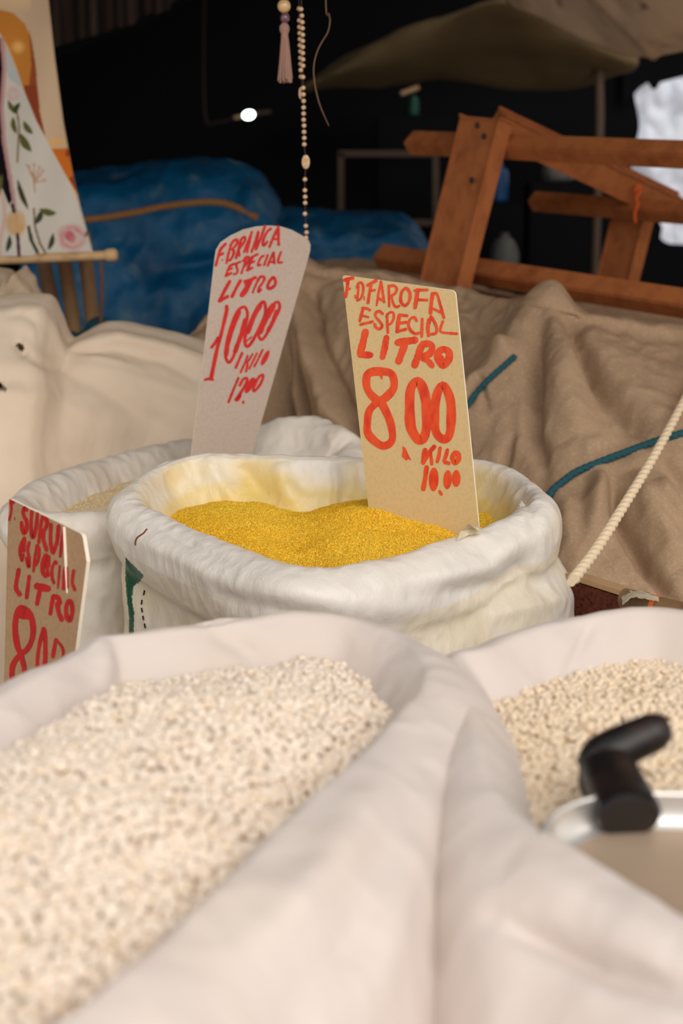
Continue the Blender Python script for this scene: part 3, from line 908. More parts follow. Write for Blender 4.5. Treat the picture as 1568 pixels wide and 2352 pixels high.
# --- the front sack of puffed grain
FC = (-.15, .85)
ctrlF = [(985, 1530, .984, .022), (985, 1580, .983, .024), (930, 1650, .982, .026), (840, 1745, .982, .028), (710, 1860, .982, .028), (590, 1975, .982, .028), (430, 2120, .982, .028), (250, 2270, .982, .026), (0, 2400, .982, .02),
         (-350, 2480, .98, .02), (-620, 2250, .98, .02), (-480, 1930, .98, .02), (-200, 1710, .98, .02), (0, 1606, .982, .018), (110, 1545, .984, .018), (190, 1494, .986, .016), (250, 1462, .987, .016), (330, 1456, .986, .016), (430, 1446, .986, .016),
         (560, 1430, .986, .014), (700, 1416, .987, .012), (820, 1424, .987, .014), (920, 1464, .986, .018)]
fs, FG = sack(ctrlF, FC, 560, .10, .035, M['cotton'], 'grain_sack', nr=160, wr=(.006, 5, .0015, 12), soft=True, creases=[
    ([(1000, 1640), (930, 1900), (820, 2150), (640, 2352)], -.006, 50), ([(900, 1760), (760, 1990), (560, 2200)], .008, 60), ([(1040, 1700), (1060, 1900), (1040, 2200)], -.005, 40),
    ([(980, 1750), (900, 2050), (850, 2352)], .007, 60), ([(230, 1470), (240, 1530), (230, 1600)], .006, 26), ([(480, 1440), (560, 1480), (620, 1530)], -.008, 30)])
tag(fs, 'big white cotton sack of puffed grain filling the foreground at left', 'sack', 'open grain and flour sacks')
# --- the right sack of hominy
RC = (.285, .93)
ctrlR = [(1050, 1508, .972, .012), (1110, 1494, .972, .014), (1200, 1460, .972, .014), (1330, 1424, .974, .014), (1470, 1404, .975, .014), (1580, 1416, .974, .014), (1750, 1450, .972, .018), (2000, 1530, .97, .018), (2180, 1700, .97, .018), (2200, 1930, .97, .018),
         (2000, 2150, .97, .02), (1760, 2160, .97, .024), (1568, 2108, .97, .028), (1420, 2026, .97, .028), (1310, 1972, .97, .028), (1215, 1912, .97, .022), (1130, 1835, .97, .014), (1094, 1730, .97, .010), (1078, 1640, .97, .008), (1056, 1560, .97, .008)]
rs, RG = sack(ctrlR, RC, 460, .10, .03, M['cotton'], 'grain_sack', nr=150, wr=(.005, 5, .0015, 12), soft=True, creases=[
    ([(1140, 2110), (1250, 2160), (1400, 2230), (1600, 2290)], -.016, 34), ([(1180, 1960), (1350, 2080), (1560, 2180)], .008, 60), ([(1300, 1560), (1340, 1470), (1360, 1430)], -.004, 14)])
tag(rs, 'white cotton sack of hominy at right with a metal pan inside', 'sack', 'open grain and flour sacks')

# puffed grains and hominy: heaped kernels nobody could count
def ico(sub=1):
    bm = bmesh.new()
    bmesh.ops.create_icosphere(bm, subdivisions=sub, radius=1)
    V = np.array([v.co[:] for v in bm.verts]); Fq = np.array([[v.index for v in f.verts] for f in bm.faces])
    bm.free()
    return V, Fq
IV, IF = ico(2)
def kernels(name, label, m, ctrl, centre, zfun, pitch, size, seed, lump, view, layers=(0.0, .9)):
    HG, hd, hc = heap(ctrl, centre, zfun, 60, 160, .022)
    r = np.random.default_rng(seed)
    ang = np.arctan2(hd[:, 1], hd[:, 0]); od = np.argsort(ang)
    aa, ll = ang[od], np.linalg.norm(hd, axis=1)[od]
    pts = []
    for li, off in enumerate(layers):
        xs = np.arange(-.5, .5, pitch)
        X, Y = np.meshgrid(xs, xs * .88)
        X = X + (np.arange(len(xs)) % 2)[:, None] * pitch / 2 + li * pitch * .37
        X = X.ravel() + r.normal(0, pitch * .26, X.size) + hc[0]
        Y = Y.ravel() + r.normal(0, pitch * .26, Y.size) + hc[1]
        a = np.arctan2(Y - hc[1], X - hc[0]); d = np.hypot(X - hc[0], Y - hc[1])
        lim = np.interp(a, np.concatenate([aa - 2 * math.pi, aa, aa + 2 * math.pi]), np.tile(ll, 3))
        k = d < lim - .002
        XYk = np.stack([X, Y], 1)[k]; sk = (d / lim)[k]
        Z = zfun(XYk, sk) - size[1] * off + r.normal(0, size[1] * .36, len(sk))
        ax, ay = proj(np.concatenate([XYk, Z[:, None]], 1))
        v = (ax > view[0]) & (ax < view[1]) & (ay < view[2])
        pts.append(np.concatenate([XYk, Z[:, None]], 1)[v])
    pts = np.concatenate(pts)
    CV, CF = crumbs(pts[:, :2], pts[:, 2], size, seed + 1, IV, IF)
    nk = len(IV)
    nrm = CV.reshape(-1, nk, 3) - pts[:, None]
    CV = CV + (nrm * (lump * perlin(CV * 420).reshape(-1, nk, 1))).reshape(-1, 3)
    hf = grid_faces(60, 160, True); hf = np.concatenate([hf[:, [0, 1, 2]], hf[:, [0, 2, 3]]])
    HG[..., 2] -= size[1] * 1.6
    tn = r.uniform(.94, 1.0, (len(pts), 1)) * np.array([1, 1, 1]) * (1 - r.uniform(0, 1, (len(pts), 1)) ** 4 * np.array([.02, .07, .18]))
    cc = np.concatenate([np.tile([.86, .72, .52], (HG.shape[0] * HG.shape[1], 1)), np.repeat(tn, nk, 0)])  # tan underlayer: warm shade between kernels put into its colour
    o = mesh(name, np.concatenate([HG.reshape(-1, 3), CV]), np.concatenate([hf, CF + HG.shape[0] * HG.shape[1]]), m, colors=cc)
    return tag(o, label, 'grain', kind='stuff')
def zf(XY, s):
    p3 = np.concatenate([XY, 0 * XY[..., :1]], -1)
    return .990 - .042 * s ** 2.2 + .007 * fbm(p3 * 11)
def zr(XY, s):
    p3 = np.concatenate([XY, 0 * XY[..., :1]], -1)
    ax, ay = proj(np.concatenate([XY, np.full(XY.shape[:-1] + (1,), .95)], -1))
    return .956 - .020 * s ** 2.2 + .003 * fbm(p3 * 13) - .03 * np.clip((ay - 1900) / 90, 0, 1) * np.clip((ax - 1250) / 80, 0, 1)
kernels('puffed_grain', 'white puffed grain heaped in the big front sack', M['pearl'], ctrlF, FC, zf, .0057, (.0028, .0040), 31, .5, (-9000, 9000, 9000))
kernels('hominy', 'pale dry hominy kernels in the right front sack', M['hominy'], ctrlR, RC, zr, .0052, (.0025, .0034), 41, .45, (-9000, 9000, 9000))

# ------------------------------------------------------------------ price signs
def plane_of(a, b, c):
    n = np.cross(b - a, c - a)
    n /= np.linalg.norm(n)
    if n @ (CAM - a) < 0:
        n = -n
    return a, n
def onplane(pl, x, y, lift=0.0):
    a, n = pl
    d = ray(x, y)
    t = ((a + n * lift - CAM) @ n) / (d @ n)
    return CAM + d * t

def card(name, pl, outline, m, parent, th=.0022):
    """flat card cut to the outline, with a pale cut edge"""
    a, n = pl
    P = np.array([onplane(pl, x, y) for x, y in outline])
    Q = P - n * th
    k = len(P)
    o = mesh(name, np.vstack([P, Q]), [list(range(k)), list(range(2 * k - 1, k - 1, -1))], m, parent, smooth=False)
    e = mesh('cut_edge', np.vstack([P, Q]), [[i, (i + 1) % k, k + (i + 1) % k, k + i] for i in range(k)], M['card_edge'], o, smooth=False)
    e['label'] = 'pale cut edge of the card'
    return o

class Ink:
    """marker strokes traced onto a card"""
    def __init__(self, pl):
        self.pl, self.mb, self.k = pl, MB(), 0
    def view(self, ox, oy, s):
        self.o = (ox, oy, s)
        return self
    def s(self, w, *pts, closed=False, straight=False):
        ox, oy, sc_ = self.o
        P = np.array([(ox + x * sc_, oy + y * sc_) for x, y in pts], float)
        w = w * sc_ * 1.14
        L = np.sum(np.hypot(*np.diff(P, axis=0).T)) + 1e-6
        n = max(4, int(L / max(w * .18, .6)))
        if straight:
            d = np.concatenate([[0], np.cumsum(np.hypot(*np.diff(P, axis=0).T))])
            q = np.linspace(0, d[-1], n)
            C = np.stack([np.interp(q, d, P[:, 0]), np.interp(q, d, P[:, 1])], 1)
        else:
            C = catmull(P, n, closed)
            if closed:
                C = np.vstack([C, C[:1]])
        T = np.gradient(C, axis=0); T /= np.linalg.norm(T, axis=1)[:, None] + 1e-9
        if closed:
            t0 = C[1] - C[-2]; T[0] = T[-1] = t0 / (np.linalg.norm(t0) + 1e-9)
        N = np.stack([-T[:, 1], T[:, 0]], 1)
        u = np.linspace(0, 1, len(C))
        jit = 1 + .07 * np.sin(7 * u + self.k) + .05 * np.sin(23 * u + 2 * self.k)
        if closed:
            jit = 1 + .07 * np.sin(2 * math.pi * 2 * u + self.k) + .04 * np.sin(2 * math.pi * 5 * u + self.k)
        hw = w / 2 * jit
        self.k += 1
        lift = .0003 + .00004 * (self.k % 10)
        A = np.array([onplane(self.pl, *q, lift) for q in C + N * hw[:, None]])
        B = np.array([onplane(self.pl, *q, lift) for q in C - N * hw[:, None]])
        m = len(C)
        self.mb.add(np.vstack([A, B]), [[i, i + 1, m + i + 1, m + i] for i in range(m - 1)])
        for e in ([] if closed else [0, -1]):
            c0, h = C[e], hw[e] * .98
            a = np.arange(14) * 2 * math.pi / 14
            D = np.array([onplane(self.pl, c0[0] + h * math.cos(t), c0[1] + h * math.sin(t), lift + .00002) for t in a])
            self.mb.add(D, [list(range(14))])
        return self
    def p(self, *pts):
        ox, oy, sc_ = self.o
        self.k += 1
        self.mb.add([onplane(self.pl, ox + x * sc_, oy + y * sc_, .0003 + .00004 * (self.k % 10)) for x, y in pts], [list(range(len(pts)))])
        return self
    def e(self, cx, cy, rx, ry, tilt=0.0):
        c, s = math.cos(tilt), math.sin(tilt)
        return self.p(*[(cx + rx * math.cos(a) * c - ry * math.sin(a) * s, cy + rx * math.cos(a) * s + ry * math.sin(a) * c) for a in np.linspace(0, 2 * math.pi, 20, endpoint=False)])
    def build(self, name, m, parent):
        return self.mb.build(name, m, parent, smooth=False)

def rounded(pts, r):
    out = []
    n = len(pts)
    for i in range(n):
        p0, p1, p2 = (np.array(pts[j % n], float) for j in (i - 1, i, i + 1))
        rr = r[i] if isinstance(r, (list, tuple)) else r
        if rr <= 0:
            out.append(tuple(p1)); continue
        a = p1 + (p0 - p1) / np.linalg.norm(p0 - p1) * rr
        b = p1 + (p2 - p1) / np.linalg.norm(p2 - p1) * rr
        for t in np.linspace(0, 1, 6):
            out.append(tuple((1 - t) ** 2 * a + 2 * t * (1 - t) * p1 + t * t * b))
    return out

# sign in the yellow flour
pl = plane_of(at(787, 633, 1.70), at(1045, 668, 1.62), at(845, 1165, 1.69))
sg = thing('price_sign', 'tan card price sign reading 8.00 stuck in the yellow flour', 'sign', onplane(pl, 985, 1260), 'hand lettered price signs')
cd_ = card('card', pl, rounded([(786, 632), (1045, 667), (1106, 1275), (858, 1275)], [6, 12, 4, 4]), M['card_tan'], sg)
k = Ink(pl)
k.view(770, 620, 300 / 1568)
k.s(38, (112, 122), (160, 108), (208, 96)).s(36, (150, 112), (140, 230), (120, 318)).s(24, (140, 240), (172, 225))
k.s(14, (235, 302), (240, 340)).s(24, (278, 200), (262, 350)).s(26, (256, 215), (270, 170), (305, 150), (332, 190), (328, 280), (300, 345), (262, 365)).s(14, (345, 322), (345, 358))
k.s(30, (425, 190), (405, 300), (390, 392)).s(32, (388, 182), (440, 152), (485, 128)).s(26, (410, 252), (472, 242))
k.s(24, (545, 138), (522, 250), (494, 425)).s(28, (548, 142), (565, 260), (584, 385)).s(28, (512, 335), (582, 380))
k.s(26, (640, 190), (645, 435)).s(28, (640, 196), (700, 188), (735, 225), (715, 280), (662, 315)).s(26, (668, 310), (695, 405), (728, 445), (765, 432))
k.s(32, (845, 218), (792, 275), (786, 375), (832, 428), (884, 375), (894, 280), closed=True)
k.s(42, (985, 240), (972, 340), (955, 450)).s(30, (950, 248), (1020, 240), (1098, 240)).s(30, (990, 358), (1100, 362))
k.s(40, (1165, 290), (1150, 400), (1140, 512)).s(30, (1160, 290), (1215, 288), (1258, 420), (1300, 572)).s(28, (1152, 455), (1285, 520))
k.s(32, (335, 460), (310, 540), (292, 612)).s(28, (322, 456), (375, 462), (412, 482)).s(24, (312, 546), (394, 566)).s(28, (302, 655), (445, 620))
k.s(28, (565, 525), (530, 496), (486, 510), (482, 560), (530, 618), (560, 668), (530, 708), (486, 688), (470, 652))
k.s(26, (620, 530), (622, 640), (630, 755)).s(26, (612, 560), (650, 512), (695, 518), (698, 580), (668, 640), (630, 662))
k.s(42, (765, 545), (752, 640), (740, 738)).s(32, (770, 540), (860, 550)).s(32, (760, 640), (848, 628)).s(32, (740, 738), (842, 712))
k.s(30, (972, 608), (945, 568), (895, 592), (876, 660), (905, 730), (958, 765), (1003, 756))
k.s(30, (1040, 590), (1035, 800))
k.s(38, (1118, 600), (1108, 700), (1118, 785)).s(30, (1145, 555), (1190, 630), (1215, 700), (1205, 758), (1155, 770)).s(26, (1145, 555), (1128, 640))
k.s(28, (1288, 620), (1262, 700), (1275, 748), (1455, 766))
k.s(74, (360, 745), (330, 870), (300, 995), straight=True).s(70, (300, 1018), (420, 1022), straight=True)
k.s(66, (612, 815), (592, 930), (565, 1045), straight=True)
k.s(78, (748, 872), (950, 842), straight=True).s(74, (828, 900), (790, 1010), (758, 1095), straight=True)
k.s(72, (1025, 930), (985, 1040), (952, 1140), straight=True).s(70, (1050, 890), (1130, 885), (1160, 930), (1135, 1000), (1060, 1040)).s(58, (1070, 1060), (1120, 1100), (1160, 1150), straight=True).s(50, (1020, 1050), (1080, 1080))
k.s(76, (1300, 952), (1238, 990), (1232, 1070), (1292, 1150), (1358, 1075), (1362, 990), closed=True).s(30, (1278, 1040), (1300, 1100))
k.view(810, 830, 300 / 1568)
k.s(84, (330, 120), (195, 140), (160, 240), (195, 370), (315, 470), (430, 400), (496, 290), (462, 150), closed=True)
k.p((310, 150), (360, 150), (352, 225), (335, 205))
k.s(80, (320, 490), (205, 580), (175, 720), (190, 880), (350, 1012), (468, 950), (460, 770), (400, 610), closed=True)
k.s(100, (775, 238), (695, 330), (682, 560), (700, 800), (795, 945), (872, 860), (885, 560), (845, 340), closed=True)
k.s(92, (1075, 285), (1003, 420), (978, 700), (1008, 870), (1100, 935), (1165, 850), (1180, 560), (1148, 390), closed=True)
k.p((595, 1018), (630, 1040), (660, 1110), (702, 1192), (660, 1168), (643, 1192), (588, 1140), (597, 1080))
k.s(46, (865, 1065), (850, 1140), (845, 1215)).s(44, (975, 1025), (920, 1090), (855, 1190)).s(34, (930, 1080), (940, 1160), (946, 1232))
k.s(38, (1045, 1042), (1035, 1120), (1012, 1205)).s(40, (1135, 1065), (1118, 1130), (1095, 1190)).s(40, (1100, 1208), (1150, 1224))
k.s(52, (1230, 1098), (1196, 1155), (1224, 1220), (1268, 1170), (1264, 1112), closed=True)
k.s(48, (884, 1275), (868, 1400), (846, 1530)).e(970, 1416, 58, 142, .03).e(1136, 1420, 50, 114, .05).e(1240, 1405, 50, 102).s(30, (1040, 1560), (1062, 1595))
w = k.build('lettering', M['ink_orange'], cd_); w['label'] = 'orange red marker lettering F D.FAROFA ESPECIAL LITRO 8.00 KILO 10.00'

# rounded sign behind
pl = plane_of(at(495, 590, 2.08), at(712, 560, 2.16), at(440, 1040, 2.06))
sg = thing('price_sign', 'grey round-topped price sign reading 1000 in the sack behind', 'sign', onplane(pl, 500, 1110), 'hand lettered price signs')
arc = [(494, 592), (497, 574), (508, 556), (530, 541), (560, 527), (590, 520), (620, 518), (645, 520), (670, 528), (694, 541), (708, 551), (713, 562), (712, 576), (704, 606)]
cd_ = card('card', pl, arc + [(580, 1040), (560, 1115), (430, 1115), (440, 1040), (468, 820)], M['card_grey'], sg)
k = Ink(pl)
k.view(430, 500, 300 / 1568)
k.s(30, (458, 315), (395, 390), (365, 490), (342, 572)).s(24, (400, 370), (462, 312)).s(28, (385, 452), (428, 430)).e(420, 508, 11, 11)
k.s(26, (530, 315), (495, 430), (470, 545)).s(27, (515, 335), (560, 275), (600, 268), (590, 320), (540, 380)).s(28, (540, 385), (560, 400), (550, 450), (518, 505), (500, 512))
k.s(26, (640, 290), (610, 390), (585, 485)).s(26, (625, 310), (660, 245), (692, 232), (688, 280), (640, 350), (622, 370)).s(24, (618, 370), (626, 460))
k.s(27, (775, 172), (725, 300), (680, 415)).s(27, (772, 178), (748, 280), (718, 412)).s(20, (700, 340), (742, 330))
k.s(28, (852, 172), (815, 290), (772, 408)).s(28, (852, 178), (838, 280), (824, 378)).s(27, (826, 378), (880, 250), (932, 102))
k.s(28, (1003, 132), (955, 175), (915, 260), (908, 328), (935, 322), (958, 288))
k.s(28, (1092, 108), (1040, 220), (986, 350)).s(32, (1092, 112), (1092, 220), (1098, 322)).s(24, (1022, 258), (1096, 258))
k.s(26, (540, 562), (500, 600), (462, 700)).s(24, (510, 575), (572, 552)).s(22, (488, 632), (540, 606)).s(28, (462, 700), (528, 665))
k.s(24, (640, 528), (598, 548), (590, 588), (605, 630), (590, 672), (560, 676))
k.s(24, (710, 490), (680, 580), (650, 665)).s(24, (672, 520), (702, 475), (738, 472), (734, 520), (690, 580))
k.s(30, (785, 470), (750, 550), (722, 630)).s(26, (770, 475), (845, 438)).s(24, (748, 552), (808, 522)).s(28, (722, 632), (778, 602))
k.s(24, (918, 456), (884, 478), (856, 532), (848, 574), (880, 565)).s(24, (965, 450), (922, 568))
k.s(26, (1036, 418), (1000, 490), (965, 574)).s(27, (1036, 422), (1044, 545)).s(24, (990, 532), (1044, 532)).s(26, (1124, 412), (1096, 490), (1092, 538), (1134, 535))
k.s(36, (510, 762), (440, 890), (385, 1000)).s(36, (388, 998), (484, 946)).s(36, (636, 758), (585, 850), (538, 945)).s(34, (692, 765), (760, 745), (818, 718)).s(56, (750, 775), (700, 870), (655, 930)).p((680, 760), (820, 715), (700, 900))
k.s(22, (848, 750), (812, 830), (785, 900)).s(28, (842, 762), (880, 708), (925, 718), (908, 775), (862, 840), (852, 892), (884, 862)).s(34, (1032, 718), (982, 772), (966, 838), (1000, 848), (1052, 808), (1058, 755), closed=True)
k.view(430, 680, 250 / 1568)
k.s(48, (567, 150), (568, 205), (540, 330), (485, 560), (440, 720), (390, 950), (345, 1175)).s(36, (440, 600), (395, 680), (348, 740)).s(36, (258, 1205), (310, 1192), (368, 1204))
k.s(42, (815, 155), (725, 220), (645, 400), (575, 650), (550, 850), (592, 955), (652, 895), (722, 720), (800, 520), (858, 330), (862, 222), closed=True).s(62, (745, 230), (655, 440), (585, 680), (558, 840)).s(58, (835, 350), (780, 540), (690, 800))
k.s(40, (1100, 85), (1012, 160), (922, 340), (842, 540), (832, 680), (870, 726), (938, 650), (1030, 470), (1108, 300), (1128, 182), closed=True).s(56, (1050, 140), (960, 300), (875, 520)).s(20, (850, 655), (925, 585))
k.s(40, (1308, 86), (1232, 130), (1122, 320), (1034, 520), (1042, 608), (1088, 618), (1158, 520), (1258, 330), (1328, 172), closed=True).s(80, (1235, 140), (1130, 320), (1045, 510)).s(52, (1290, 220), (1230, 370), (1165, 500))
k.s(34, (788, 822), (742, 930), (700, 1030)).s(28, (868, 862), (830, 960), (768, 1100)).s(28, (940, 838), (895, 910), (862, 960)).s(32, (866, 950), (862, 1020), (845, 1085)).s(26, (1005, 822), (950, 930), (895, 1045)).s(28, (1085, 775), (1025, 900), (965, 1015)).e(1122, 890, 38, 122, .48)
k.s(32, (735, 1182), (665, 1350), (596, 1525)).s(36, (758, 1285), (800, 1205), (858, 1182), (850, 1250), (765, 1400), (698, 1490), (730, 1490), (768, 1432)).e(900, 1285, 46, 130, .5)
k.s(34, (1082, 1132), (1022, 1180), (952, 1330), (968, 1366), (1045, 1280), (1092, 1170), closed=True).s(40, (985, 1210), (950, 1310)).e(806, 1530, 20, 26)
w = k.build('lettering', M['ink_red'], cd_); w['label'] = 'red marker lettering F. BRANCA ESPECIAL LITRO 1000 1 KILO 12.00'

# brown sign at left
pl = plane_of(at(20, 1147, 1.42), at(197, 1240, 1.31), at(10, 1545, 1.415))
sg = thing('price_sign', 'brown card price sign at left reading SURUI, turned aside', 'sign', onplane(pl, 80, 1760), 'hand lettered price signs')
cd_ = card('card', pl, [(21, 1146), (24, 1147), (182, 1224), (187, 1228), (190, 1234), (199, 1290), (198, 1298), (172, 1500), (150, 1700), (0, 1700), (10, 1545), (18, 1200)], M['card_brown'], sg, .004)
k = Ink(pl)
k.view(0, 1130, 220 / 1568)
k.p((155, 118), (246, 162), (235, 190), (190, 216), (148, 205)).s(34, (182, 210), (182, 320), (150, 455)).e(238, 440, 8, 30)
k.s(54, (432, 295), (400, 260), (376, 330), (395, 405), (430, 480), (428, 610), (390, 678), (360, 600), (350, 500))
k.s(52, (518, 320), (505, 520), (515, 700), (545, 735), (590, 560), (610, 355))
k.s(46, (690, 400), (655, 600), (630, 825)).s(58, (695, 425), (755, 445), (760, 540), (722, 620), (672, 645)).s(54, (705, 660), (705, 780), (758, 950))
k.s(50, (830, 530), (822, 800), (850, 975)).s(58, (868, 995), (930, 820), (958, 560)).s(46, (1038, 605), (1010, 820), (985, 1055))
k.s(52, (392, 755), (338, 890), (330, 1000), (355, 1115)).s(48, (400, 760), (388, 960)).s(40, (345, 900), (388, 975)).s(40, (360, 1120), (378, 1030))
k.s(46, (472, 830), (450, 960), (475, 1100), (466, 1230), (430, 1085)).s(36, (600, 870), (565, 1080), (545, 1300)).s(44, (612, 875), (638, 960), (618, 1120), (580, 1195))
k.s(66, (745, 1035), (705, 1150), (695, 1300), (740, 1372)).s(58, (790, 1060), (792, 1200)).s(50, (770, 1200), (782, 1365)).s(40, (740, 1100), (760, 1240))
k.s(44, (920, 1170), (900, 1140), (850, 1250), (850, 1400), (880, 1490)).s(34, (975, 1215), (945, 1570)).s(54, (1058, 1245), (1035, 1580)).s(36, (1090, 1240), (1098, 1560)).s(44, (1200, 1292), (1180, 1480), (1220, 1600))
k.view(0, 1340, 220 / 1568)
k.s(58, (302, -220), (258, 60), (318, 180)).s(50, (474, -115), (460, 0), (432, 235)).s(105, (610, 45), (780, 88), straight=True).s(66, (650, 110), (605, 330))
k.s(58, (868, 205), (822, 495)).s(72, (885, 215), (955, 240), (970, 320)).s(66, (935, 340), (960, 480), (1005, 590)).s(62, (1125, 285), (1082, 380), (1092, 555), (1140, 605), (1180, 480), (1170, 335), closed=True)
k.s(80, (345, 395), (270, 500), (245, 750), (282, 1020), (340, 1130), (430, 1090), (510, 950), (540, 750), (490, 510), closed=True).s(120, (290, 500), (480, 530), straight=True)
k.s(74, (340, 1150), (225, 1300), (190, 1480), (230, 1700)).s(70, (345, 1180), (395, 1420), (380, 1640))
k.s(58, (712, 745), (645, 1000), (610, 1320), (640, 1600)).s(68, (722, 765), (740, 950), (735, 1280), (690, 1600)).s(58, (912, 925), (862, 1200)).s(40, (930, 935), (1028, 1080), (1020, 1300))
w = k.build('lettering', M['ink_dark'], cd_); w['label'] = 'dark red marker lettering F. SURUI ESPECIAL LITRO 8'
# pale strip standing in for a streak of light on the card
e = MB().tube([onplane(pl, 148, 1210, .0002), onplane(pl, 151, 1280, .0004), onplane(pl, 154, 1362, .0002)], [.0016, .0016, .0008], 6).build('light_streak', M['card_edge'], cd_); e['label'] = 'thin pale strip standing in for a light streak down the card'

# ------------------------------------------------------------------ metal pan with black handle
pc0 = atz(1580, 1978, .968)
ax3 = np.array([.02, -.24, .97]); ax3 /= np.linalg.norm(ax3)
e1 = np.array([1.0, 0, 0]); e1 -= ax3 * (e1 @ ax3); e1 /= np.linalg.norm(e1)
e2 = np.cross(ax3, e1)
pan = thing('pan', 'metal pan with a black handle lying on the hominy', 'pan', pc0 - ax3 * .024)
def lathe_pan(prof, n=96, ex=2.5):
    a = np.arange(n) * 2 * math.pi / n
    k = (np.abs(np.cos(a)) ** ex + np.abs(np.sin(a)) ** ex) ** (-1 / ex)
    G = np.array([[pc0 + e1 * .90 * r * k[i] * math.cos(a[i]) + e2 * .66 * r * k[i] * math.sin(a[i]) + ax3 * h for i in range(n)] for r, h in prof])
    return G, n
G, n = lathe_pan(catmull([(.076, -.0185, 0), (.084, -.016, 0), (.0905, -.008, 0), (.094, .0, 0), (.0955, .0015, 0), (.0965, 0, 0), (.0955, -.008, 0), (.088, -.02, 0), (.06, -.023, 0), (.001, -.023, 0)], 50)[:, :2])
w = mesh('rim', G, grid_faces(len(G), n, True), M['metal'], pan); w['label'] = 'shiny curved rim'
G, n = lathe_pan([(.0765, -.0184), (.070, -.0182), (.03, -.0178), (.0005, -.0178)])
w = mesh('base', G, grid_faces(len(G), n, True), M['metal_matte'], pan); w['label'] = 'dull flat base'
# handle
Yh = .865
hb = MB()
hb.tube(catmull([at(1446, 1880, Yh - .064), at(1440, 1864, Yh - .058), at(1412, 1800, Yh - .03), at(1392, 1755, Yh - .008), at(1384, 1738, Yh)], 24), np.concatenate([[.019], np.linspace(.0205, .0185, 18), [.015, .0135, .0115, .009, .006]]), 20, flat=.85)
hb.tube(catmull([at(1352, 1772, Yh), at(1385, 1738, Yh), at(1440, 1708, Yh + .003), at(1490, 1686, Yh + .005), at(1526, 1668, Yh + .006), at(1536, 1664, Yh + .006)], 26), np.concatenate([np.linspace(.011, .0148, 6), np.linspace(.0148, .0126, 16), [.0115, .0105, .009, .006]]), 16)
hb.ball(at(1362, 1748, Yh - .004), .010, .012, .013)
hb.ball(at(1362, 1790, Yh - .008), .010, .012, .016)
w = hb.build('handle', M['bakelite'], pan); w['label'] = 'black bent handle'

# ------------------------------------------------------------------ crate plank and bamboo at right
ta, tb = atz(1296, 1322, .885), atz(1600, 1420, .885)
tdir = (tb - ta) / np.linalg.norm(tb - ta)
tb = ta + tdir * .62
ct = thing('wooden_crate', 'dark wooden crate edge with a raw top edge beside the yellow sack', 'crate', [(ta[0] + tb[0]) / 2, (ta[1] + tb[1]) / 2, 0])
nrm = np.array([-tdir[1], tdir[0], 0])
nrm = nrm if nrm[1] > 0 else -nrm
off = nrm * .011
pk_ = MB().beam(ta + off - [0, 0, .125], tb + off - [0, 0, .125], .02, .245, nrm, .002).build('plank', M['wood_dark'], ct)
w = MB().beam(ta + off, tb + off, .022, .006, nrm, .001).build('top_edge', M['wood_pale'], pk_); w['label'] = 'raw pale top edge'
for e in (ta + tdir * .08, tb - tdir * .05):
    MB().beam(e + off * 3 - [0, 0, .05], (e + off * 3) * [1, 1, 0], .025, .03, nrm, .002).build('post', M['wood_dark'], ct)
b0, b1 = atz(1432, 1374, .902), atz(1620, 1420, .902)
bp = thing('bamboo_pole', 'brown bamboo pole with an orange mark lying on the crate edge', 'pole', b0)
path = catmull([b0, b0 * .7 + b1 * .3, b0 * .3 + b1 * .7, b1 + (b1 - b0) * .6], 60)
rr = np.full(60, .0115); rr[8:11] = .0128; rr[40:43] = .0128
MB().tube(path, rr, 16).build('stalk', M['bamboo'], bp)
cane_ = [o for o in sc.objects if o.parent == bp][0]
MB().tube(path[14:17], .0122, 16).build('tape_mark', M['orange_tape'], cane_)
fw = np.array([[atz(1428 + 3 * math.sin(y), 1366 + y, .905) for y in (-4, 4, 14, 26)], [atz(1450, 1362 + y, .912) for y in (-2, 3, 8, 14)], [atz(1480, 1367 + y, .914) for y in (-3, 2, 6, 12)], [atz(1512, 1378 + y, .912) for y in (-2, 2, 5, 8)]])
fw = sheet(fw, 16, 16); fw += grid_normals(fw) * (.002 * ridge(fw * 80))[..., None]
w = mesh('film_wrap', fw, grid_faces(16, 16), M['film'], bp); w['label'] = 'torn clear film around the pole end'

# ------------------------------------------------------------------ tied cloth bundles at left
def bundle(name, label, sil, Y, depth, m, seed, dents=()):
    """lumpy gathered cloth; sil = outline in the photo, closed to a rounded body of given depth"""
    n, nr = 160, 60
    S = catmull(np.array([(x, y, 0) for x, y in sil], float), n, True)[:, :2]
    c = S.mean(0)
    s = np.sin(np.linspace(-math.pi / 2, math.pi / 2, nr))
    k = np.cos(np.linspace(-math.pi / 2, math.pi / 2, nr)) ** .75
    G = np.array([[at(*(c + (S[j] - c) * max(k[i], .001)), Y) + [0, s[i] * depth, 0] for j in range(n)] for i in range(nr)])
    N = grid_normals(G, True)
    ctr = at(*c, Y)
    N *= np.sign((N * (G - ctr)).sum(-1))[..., None]
    G = G + N * (.012 * fbm(G * 9 + seed) + .006 * ridge(G * 17 + seed))[..., None]
    ax, ay = proj(G)
    for (x, y, r, d) in dents:
        G = G - N * (d * np.exp(-((ax - x) ** 2 + (ay - y) ** 2) / r ** 2))[..., None]
    o = mesh(name, G, grid_faces(nr, n, True), m)
    return tag(o, label, 'bundle'), G
bundle('cloth_bundle', 'beige cloth bundle above the knotted pale cover, under the banner rod', [(-160, 640), (-60, 618), (0, 622), (36, 634), (48, 622), (58, 612), (68, 624), (84, 640), (98, 674), (104, 720), (96, 800), (0, 830), (-160, 800), (-200, 720)], 2.62, .08, M['beige_cloth'], 8)

